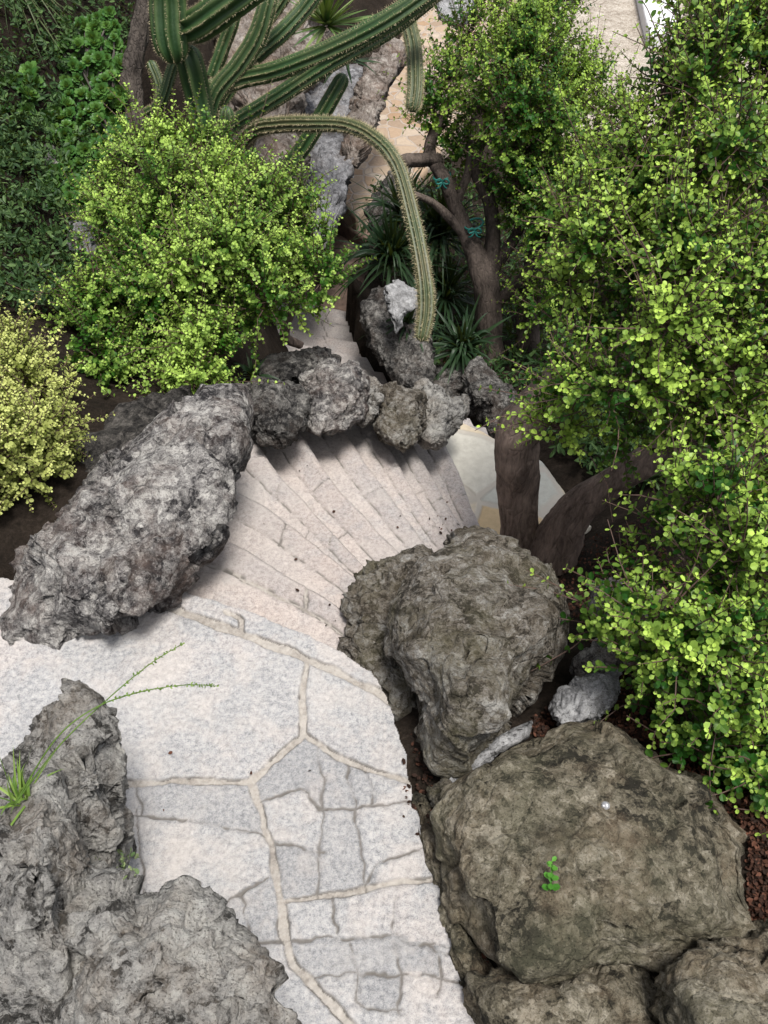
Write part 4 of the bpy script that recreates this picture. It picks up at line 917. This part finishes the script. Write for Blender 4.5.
for k, (x, y, t, n, L, lb) in enumerate([
        (392, 262, 8.7, 170, .8, 'dark strappy clump nearest the far steps left of the hanging cactus tip'),
        (440, 240, 8.8, 180, .85, 'dark strappy clump behind the hanging cactus arm beside the far trunk'),
        (446, 300, 8.9, 150, .7, 'dark strappy clump at the right of the hanging cactus arm low on the far trunk'),
        (408, 330, 8.0, 70, .4, 'small dark strappy clump by the white propped stone'),
        (462, 352, 8.1, 120, .55, 'low dark strappy clump at the foot of the far trunk'),
        (400, 215, 9.2, 130, .75, 'dark strappy clump in deep shade below the dark slanting rock')]):
    strappy('strap_leaved_plant', lb, 'plant', P(float(x), float(y), t), n, L, .016, 'iris', .6, .75, (0, -.15, .1), 200 + k, G)
strappy('yucca', 'spiky bright yucca rosette at the top between the cactus arms', 'plant', P(326., 26., 7.4), 70, .52, .017, 'yucca', .08, .95, (0, -.45, .05), 210, None, .35)
strappy('yucca', 'dark spiky rosette hanging over the grey slab behind the cactus arm', 'plant', P(346., 62., 8.6), 45, .42, .016, 'iris', .35, .9, (0, -.3, -.1), 211)
strappy('strap_leaved_plant', 'small dark strappy plant tucked under the bright green bush beside the rock row', 'plant', P(253., 378., 5.2), 22, .16, .011, 'iris', .35, .7, (.1, -.2, .1), 212)
strappy('grass_tuft', 'hanging tuft of thin dark grass in the top left corner', 'grass', P(8., -14., 6.4), 260, .75, .006, 'dryg', .9, .9, (.1, -.3, -.1), 213)

# fleshy rosettes (aeonium)
M['rosette'] = leaf_mat('rosette_leaf', (.025, .085, .018), (.17, .31, .07), .38, .15)
def rosettes(label, poly, n, t, gty, rad, seed):
    r = np.random.default_rng(seed); c = in_px(poly, n, r); cen = np.array(poly, float).mean(0)
    pos = P(c[:, 0], c[:, 1], t + gty * (c[:, 1] - cen[1]) + r.uniform(-.2, .15, len(c)))
    base = pos.mean(0) - np.array([0, 0, .45]); root = thing('rosette_plant', label, 'plant', base)
    B_, A_, N_, L_, T_ = [], [], [], [], []
    for p in pos:
        ax = norm(np.array([0, -.55, .8]) + r.normal(size=3) * .3); u = norm(np.cross(ax, [1, .2, 0])); w_ = np.cross(ax, u); R0 = rad * r.uniform(.65, 1.2); k = 20
        a = np.arange(k) * 2.39996; op = np.linspace(.15, 1, k)
        rd = np.cos(a)[:, None] * u + np.sin(a)[:, None] * w_
        B_.append(np.repeat(p[None], k, 0) + rd * R0 * .1); A_.append(rd * op[:, None] + ax * (1.15 - op)[:, None]); N_.append(ax * op[:, None] - rd * (1.1 - op)[:, None]); L_.append(R0 * (.45 + .55 * op)); T_.append(np.clip(.75 - .6 * op + r.normal(0, .12) + r.normal(0, .08, k), 0, 1))
    leaves('leaves', np.concatenate(B_), np.concatenate(A_), np.concatenate(N_), np.concatenate(L_), np.concatenate(T_), M['rosette'], root, .92)
    mb = MB(); g_ = np.array(base) + r.normal(size=(len(pos), 3)) * .12; thin_tubes(mb, np.array(g_), (g_ + pos) / 2 + r.normal(size=pos.shape) * .06, pos, .011, .007, 5, 6); mb.build('stems', M['greytwig'], root)
rosettes('broad mass of fleshy green rosettes left of the dark cactus trunk', [(48, 20), (110, 12), (128, 60), (128, 120), (112, 170), (80, 190), (50, 165), (40, 120), (62, 80)], 460, 6.35, -.003, .050, 31)
rosettes('few larger fleshy rosettes at the left edge under the hanging grass', [(-20, 70), (30, 66), (38, 90), (30, 122), (-20, 130)], 34, 6.1, -.003, .068, 32)
rosettes('low dark rosettes between the grey stones and the bright green bush', [(52, 165), (90, 180), (96, 214), (70, 216), (40, 200)], 50, 5.9, -.003, .06, 33)
# dark creeping cover on the bank
M['creeper'] = leaf_mat('dark_creeper_leaf', (.018, .045, .014), (.11, .18, .06), .55, .1)
r = np.random.default_rng(5)
c = np.r_[in_px([(-60, 130), (40, 130), (60, 190), (110, 215), (120, 300), (90, 330), (-60, 300)], 7000, r), in_px([(-60, -60), (40, -20), (135, -20), (140, 140), (110, 215), (40, 190), (-60, 140)], 6000, r), in_px([(-330, -80), (-60, -80), (-60, 300), (-330, 340)], 9000, r)]; p = on_ground(c[:, 0], c[:, 1]); p[:, 2] += np.abs(fbm(p * 4, 3, 8)) * .28 + r.uniform(0, .05, len(p))
tag(leaves('creeping_cover', p, r.normal(size=p.shape) + np.array([0, -.4, .5]), r.normal(size=p.shape) * .5 + np.array([0, -.3, 1]), r.uniform(.02, .055, len(p)), r.random(len(p)) ** 2, M['creeper'], None, .5), kind='stuff', label='dark small leaved creeper covering the bank at the left edge')
c = in_px([(372, 190), (420, 175), (540, 190), (560, 400), (500, 410), (430, 380), (390, 300), (356, 250)], 4500, r); c = np.r_[c, in_px([(535, 380), (680, 380), (690, 480), (620, 500), (545, 450)], 2200, r)]; p = on_ground(c[:, 0], c[:, 1]); p[:, 2] += np.abs(fbm(p * 4, 3, 9)) * .22 + r.uniform(.02, .1, len(p))
tag(leaves('creeping_cover', p, r.normal(size=p.shape) + np.array([0, -.4, .5]), r.normal(size=p.shape) * .5 + np.array([0, -.3, 1]), r.uniform(.04, .11, len(p)), r.random(len(p)) ** 3, M['creeper'], None, .35), kind='stuff', label='dark leaves covering the shaded ground under the far trunk')
# mulch and fallen leaves
M['mulch'] = leaf_mat('mulch_chip', (.018, .010, .007), (.13, .055, .034), .75, .0, .15)
zone = [([(520, 735), (560, 700), (620, 640), (700, 640), (800, 640), (800, 1000), (745, 930), (745, 840), (700, 780), (640, 745)], 16000), ([(380, 300), (480, 260), (520, 380), (480, 420), (420, 390)], 1500), ([(410, 740), (480, 900), (500, 1020), (470, 1000), (430, 860)], 700), ([(540, 560), (640, 520), (700, 600), (600, 660)], 2000)]
c = np.concatenate([in_px(z, n, r) for z, n in zone]); p = on_ground(c[:, 0], c[:, 1]); p[:, 2] += .05 * fbm(p * 2.2, 4, 3) + .025 * fbm(p * 9, 3, 4) + r.uniform(.0, .03, len(p))
sp_ = np.r_[np.c_[r.uniform(390, 460, 14), r.uniform(515, 540, 14)], np.c_[r.uniform(230, 480, 16), r.uniform(425, 640, 16)], np.c_[r.uniform(120, 440, 6), r.uniform(640, 1020, 6)], np.c_[r.normal(412, 5, 40), r.uniform(720, 820, 40)]]
for x_, y_ in sp_:
    for poly_, z_p in sorted(FOOT, key=lambda a: -a[1]):
        w_p = Pz(np.array([x_]), np.array([y_]), z_p + .008)
        if inpoly(w_p[:, :2], poly_)[0]: p = np.vstack([p, w_p]); break
tag(leaves('leaf_litter', p, r.normal(size=p.shape) * np.array([1, 1, .35]), r.normal(size=p.shape) * .45 + np.array([0, 0, 1]), r.uniform(.007, .022, len(p)), r.random(len(p)) ** 2.2, M['mulch'], None, .8), kind='stuff', label='red brown mulch and fallen leaves on the soil')

# small plants on the rocks
ROCKS = {o['label']: o for o in bpy.data.objects if o.get('category') in ('rock', 'cliff')}
FLAT = next(o for l, o in ROCKS.items() if l.startswith('broad flat')); UPR = next(o for l, o in ROCKS.items() if l.startswith('upright')); PALE = next(o for l, o in ROCKS.items() if l.startswith('pale craggy')); FIN = next(o for l, o in ROCKS.items() if l.startswith('tall jagged'))
M['seed'] = leaf_mat('seedling_leaf', (.04, .16, .02), (.12, .34, .05), .4, .3)
b0, _ = hit(FLAT, 550, 893); sroot = thing('seedling', 'tiny bright green seedling growing from a hollow in the broad boulder', 'plant', b0)
top = b0 + np.array([0, .05, .085]); mb = MB(); thin_tubes(mb, b0[None] - [0, 0, .02], (b0 + top)[None] / 2 + [.006, 0, 0], top[None], .0022, .0014, 5, 6); mb.build('stem', M['grass'], sroot)
hh = np.repeat(np.linspace(.15, 1, 6), 2); az = np.repeat(np.arange(6) * 1.4, 2) + np.tile([0, np.pi], 6); pb = b0 + (top - b0) * hh[:, None]; aa = np.c_[np.cos(az), np.sin(az), np.full(12, .45)]
leaves('leaves', pb, aa, np.tile([0, 0, 1.0], (12, 1)) - aa * .3, np.linspace(.028, .016, 12), np.linspace(0, 1, 12), M['seed'], sroot, .85)
M['sedum'] = leaf_mat('sedum_leaf', (.09, .15, .06), (.28, .33, .16), .5, .15)
for lb, spots in (('patch of tiny grey green succulents in the crevice of the upright rock', [(72, 852), (80, 860), (88, 868), (96, 872), (76, 872), (104, 876), (68, 862)]), ('very small green tuft where the upright rock meets the landing', [(124, 858), (130, 864), (134, 868)])):
    pts_ = []
    for x, y in spots:
        for _ in range(14):
            for oo in (UPR, PALE, FIN):
                l_, n_ = hit(oo, x + r.normal(0, 5), y + r.normal(0, 4))
                if l_ is not None: break
            if l_ is not None: pts_.append((np.linalg.norm(l_ - CAM), l_, n_))
    pp = np.array([a[1] for a in pts_]); nn_ = np.array([a[2] for a in pts_])
    pp = np.repeat(pp, 5, 0); nn_ = np.repeat(nn_, 5, 0)
    tag(leaves('stonecrop', pp + r.normal(size=pp.shape) * .003, nn_ + r.normal(size=pp.shape) * .7, nn_ + r.normal(size=pp.shape) * .5, r.uniform(.010, .020, len(pp)), r.random(len(pp)), M['sedum'], None, .8), lb, 'plant', kind='stuff')
# grass tuft with long seed stalks
gb, _ = hit(FIN, 22, 800); gb = P(10., 812., 2.12) if gb is None else gb
gt = thing('grass_tuft', 'fresh green grass tuft with two long seed stalks on the rock at the left edge', 'grass', gb)
mb = MB(); n = 34; az = r.uniform(0, 2 * np.pi, n); el = np.abs(r.normal(0, .7, n)).clip(0, 1.4); d = norm(np.c_[np.sin(el) * np.cos(az), np.sin(el) * np.sin(az), np.cos(el)] + np.array([0, .35, .1]))
blades(mb, gb + r.normal(size=(n, 3)) * .012, d, r.uniform(.09, .22, n), r.uniform(.002, .0042, n), r.uniform(.1, .9, n), r=r)
mb.build('blades', M['grass'], gt, fattr={'tint': np.repeat(r.random(n), 14)})
for k, pth in enumerate(([(14, 805, 2.15), (60, 745, 2.1), (110, 697, 2.15), (150, 664, 2.2), (182, 644, 2.26)], [(14, 805, 2.15), (55, 740, 2.1), (95, 708, 2.12), (140, 692, 2.18), (185, 685, 2.22), (216, 686, 2.28)])):
    a = np.array(pth, float); cp = catmull(P(a[:, 0], a[:, 1], a[:, 2]), 60); sb = MB(); tube(sb, cp, np.linspace(.0020, .0008, 60), 6)
    st_ = sb.build('seed_stalk', M['grass'], gt, fattr={'tint': np.full(len(sb.q[0]) + len(sb.t[0]), .4)})
    ks = np.repeat(np.arange(26 if k else 34, 60), 3); n = len(ks)
    so = leaves('seeds', cp[ks] - np.array(gb), r.normal(size=(n, 3)) + norm(np.gradient(cp, axis=0))[ks] * 1.2, r.normal(size=(n, 3)), r.uniform(.004, .009, n), r.random(n), M['grass'], None, .7); so.parent = st_
# anchor bolt in the boulder
bl, bn = hit(FLAT, 605, 806)
def disc(mb, c, nrm, r0, h, k=20):
    u = norm(np.cross(nrm, [1, .1, 0])); w_ = np.cross(nrm, u); a = np.linspace(0, 2 * np.pi, k, endpoint=False); ring = np.cos(a)[:, None] * u + np.sin(a)[:, None] * w_
    v = np.vstack([c + ring * r0, c + ring * r0 + nrm * h * .7, c + ring * r0 * .85 + nrm * h, [c + nrm * h]]); i = np.arange(k); j = (i + 1) % k
    mb.add(v, np.concatenate([np.stack([i, j, k + j, k + i], 1), np.stack([k + i, k + j, 2 * k + j, 2 * k + i], 1)]), np.stack([2 * k + i, 2 * k + j, np.full(k, 3 * k)], 1))
M['steel'] = flat_mat('dull_steel', (.45, .45, .46), .45, .2, 60, .6)
br_ = thing('anchor_bolt', 'small round steel bolt head set in the broad flat boulder', 'bolt', bl)
bn = norm(bn + np.array([0, -.2, 1.2])); mb = MB(); disc(mb, bl - bn * .006, bn, .0125, .012); mb.build('washer', M['steel'], br_); mb = MB(); disc(mb, bl + bn * .004, bn, .006, .008, 6); mb.build('bolt_head', M['steel'], br_)
# teal ties on the far trunk
M['teal'] = flat_mat('teal_ribbon', (.025, .20, .17), .6, .3)
for lb, x, y, t, rp, dr_ in (('teal ribbon tied round the left limb of the far trunk', 442, 176, 8.0, 8, (-.25, 0, 1)), ('teal ribbon bow tied where the far trunk forks', 474, 224, 8.1, 9, (-.3, 0, 1))):
    c = P(float(x), float(y), t); a = norm(np.array(dr_, float)); u = norm(np.cross(a, [0, 1, 0])); w_ = np.cross(a, u); R0 = rp * t / F * 1.05; th = np.linspace(0, 2 * np.pi, 26)
    mb = MB(); tube(mb, c + R0 * (np.cos(th)[:, None] * u + np.sin(th)[:, None] * w_), .009, 6)
    f_ = c - np.array([0, R0 * 1.2, 0])
    for sx in (-1, 1):
        tube(mb, catmull([f_, f_ + [sx * .03, -.02, .03], f_ + [sx * .055, -.02, .0], f_ + [sx * .03, -.02, -.015], f_], 14), .008, 5)
        tube(mb, catmull([f_, f_ + [sx * .02, -.02, -.04], f_ + [sx * .05, -.01, -.06]], 8), .007, 5)
    tag(mb.build('tie_ribbon', M['teal'], None, c), lb, 'ribbon')
#@@LIGHT
# ------------------------------------------------------------------ light
w = bpy.data.worlds.new('World'); scene.world = w; w.use_nodes = True
nt = w.node_tree; nt.nodes.clear(); g = NT(nt)
SUN_EL, SUN_AZ = 73.0, 150.0     # azimuth clockwise from +Y
sky = g.n('ShaderNodeTexSky', sky_type='NISHITA', sun_disc=False, sun_elevation=R(SUN_EL), sun_rotation=R(SUN_AZ), air_density=1.0, dust_density=3.0, ozone_density=1.0)
hs = g.n('ShaderNodeHueSaturation', i_Saturation=.35); g.l(sky.outputs[0], hs.inputs['Color'])
bg = g.n('ShaderNodeBackground', i_Strength=.10); g.l(hs.outputs[0], bg.inputs[0])
wo = g.n('ShaderNodeOutputWorld'); g.l(bg.outputs[0], wo.inputs[0])
ld = bpy.data.lights.new('sun', 'SUN'); ld.energy = 2.6; ld.angle = R(14); ld.color = (1, .965, .91)
lo_ = bpy.data.objects.new('sun', ld); COL.objects.link(lo_)
lo_.rotation_euler = (R(90 - SUN_EL), 0, R(180 - SUN_AZ)); lo_.location = (0, 0, 10)
vs = scene.view_settings; vs.view_transform = 'Standard'; vs.look = 'None'; vs.gamma = 1; vs.use_curve_mapping = False
vs.exposure = 0.78
scene.render.engine = 'CYCLES'
scene.cycles.max_bounces = 6; scene.cycles.diffuse_bounces = 3; scene.cycles.transparent_max_bounces = 4
scene.cycles.use_denoising = True
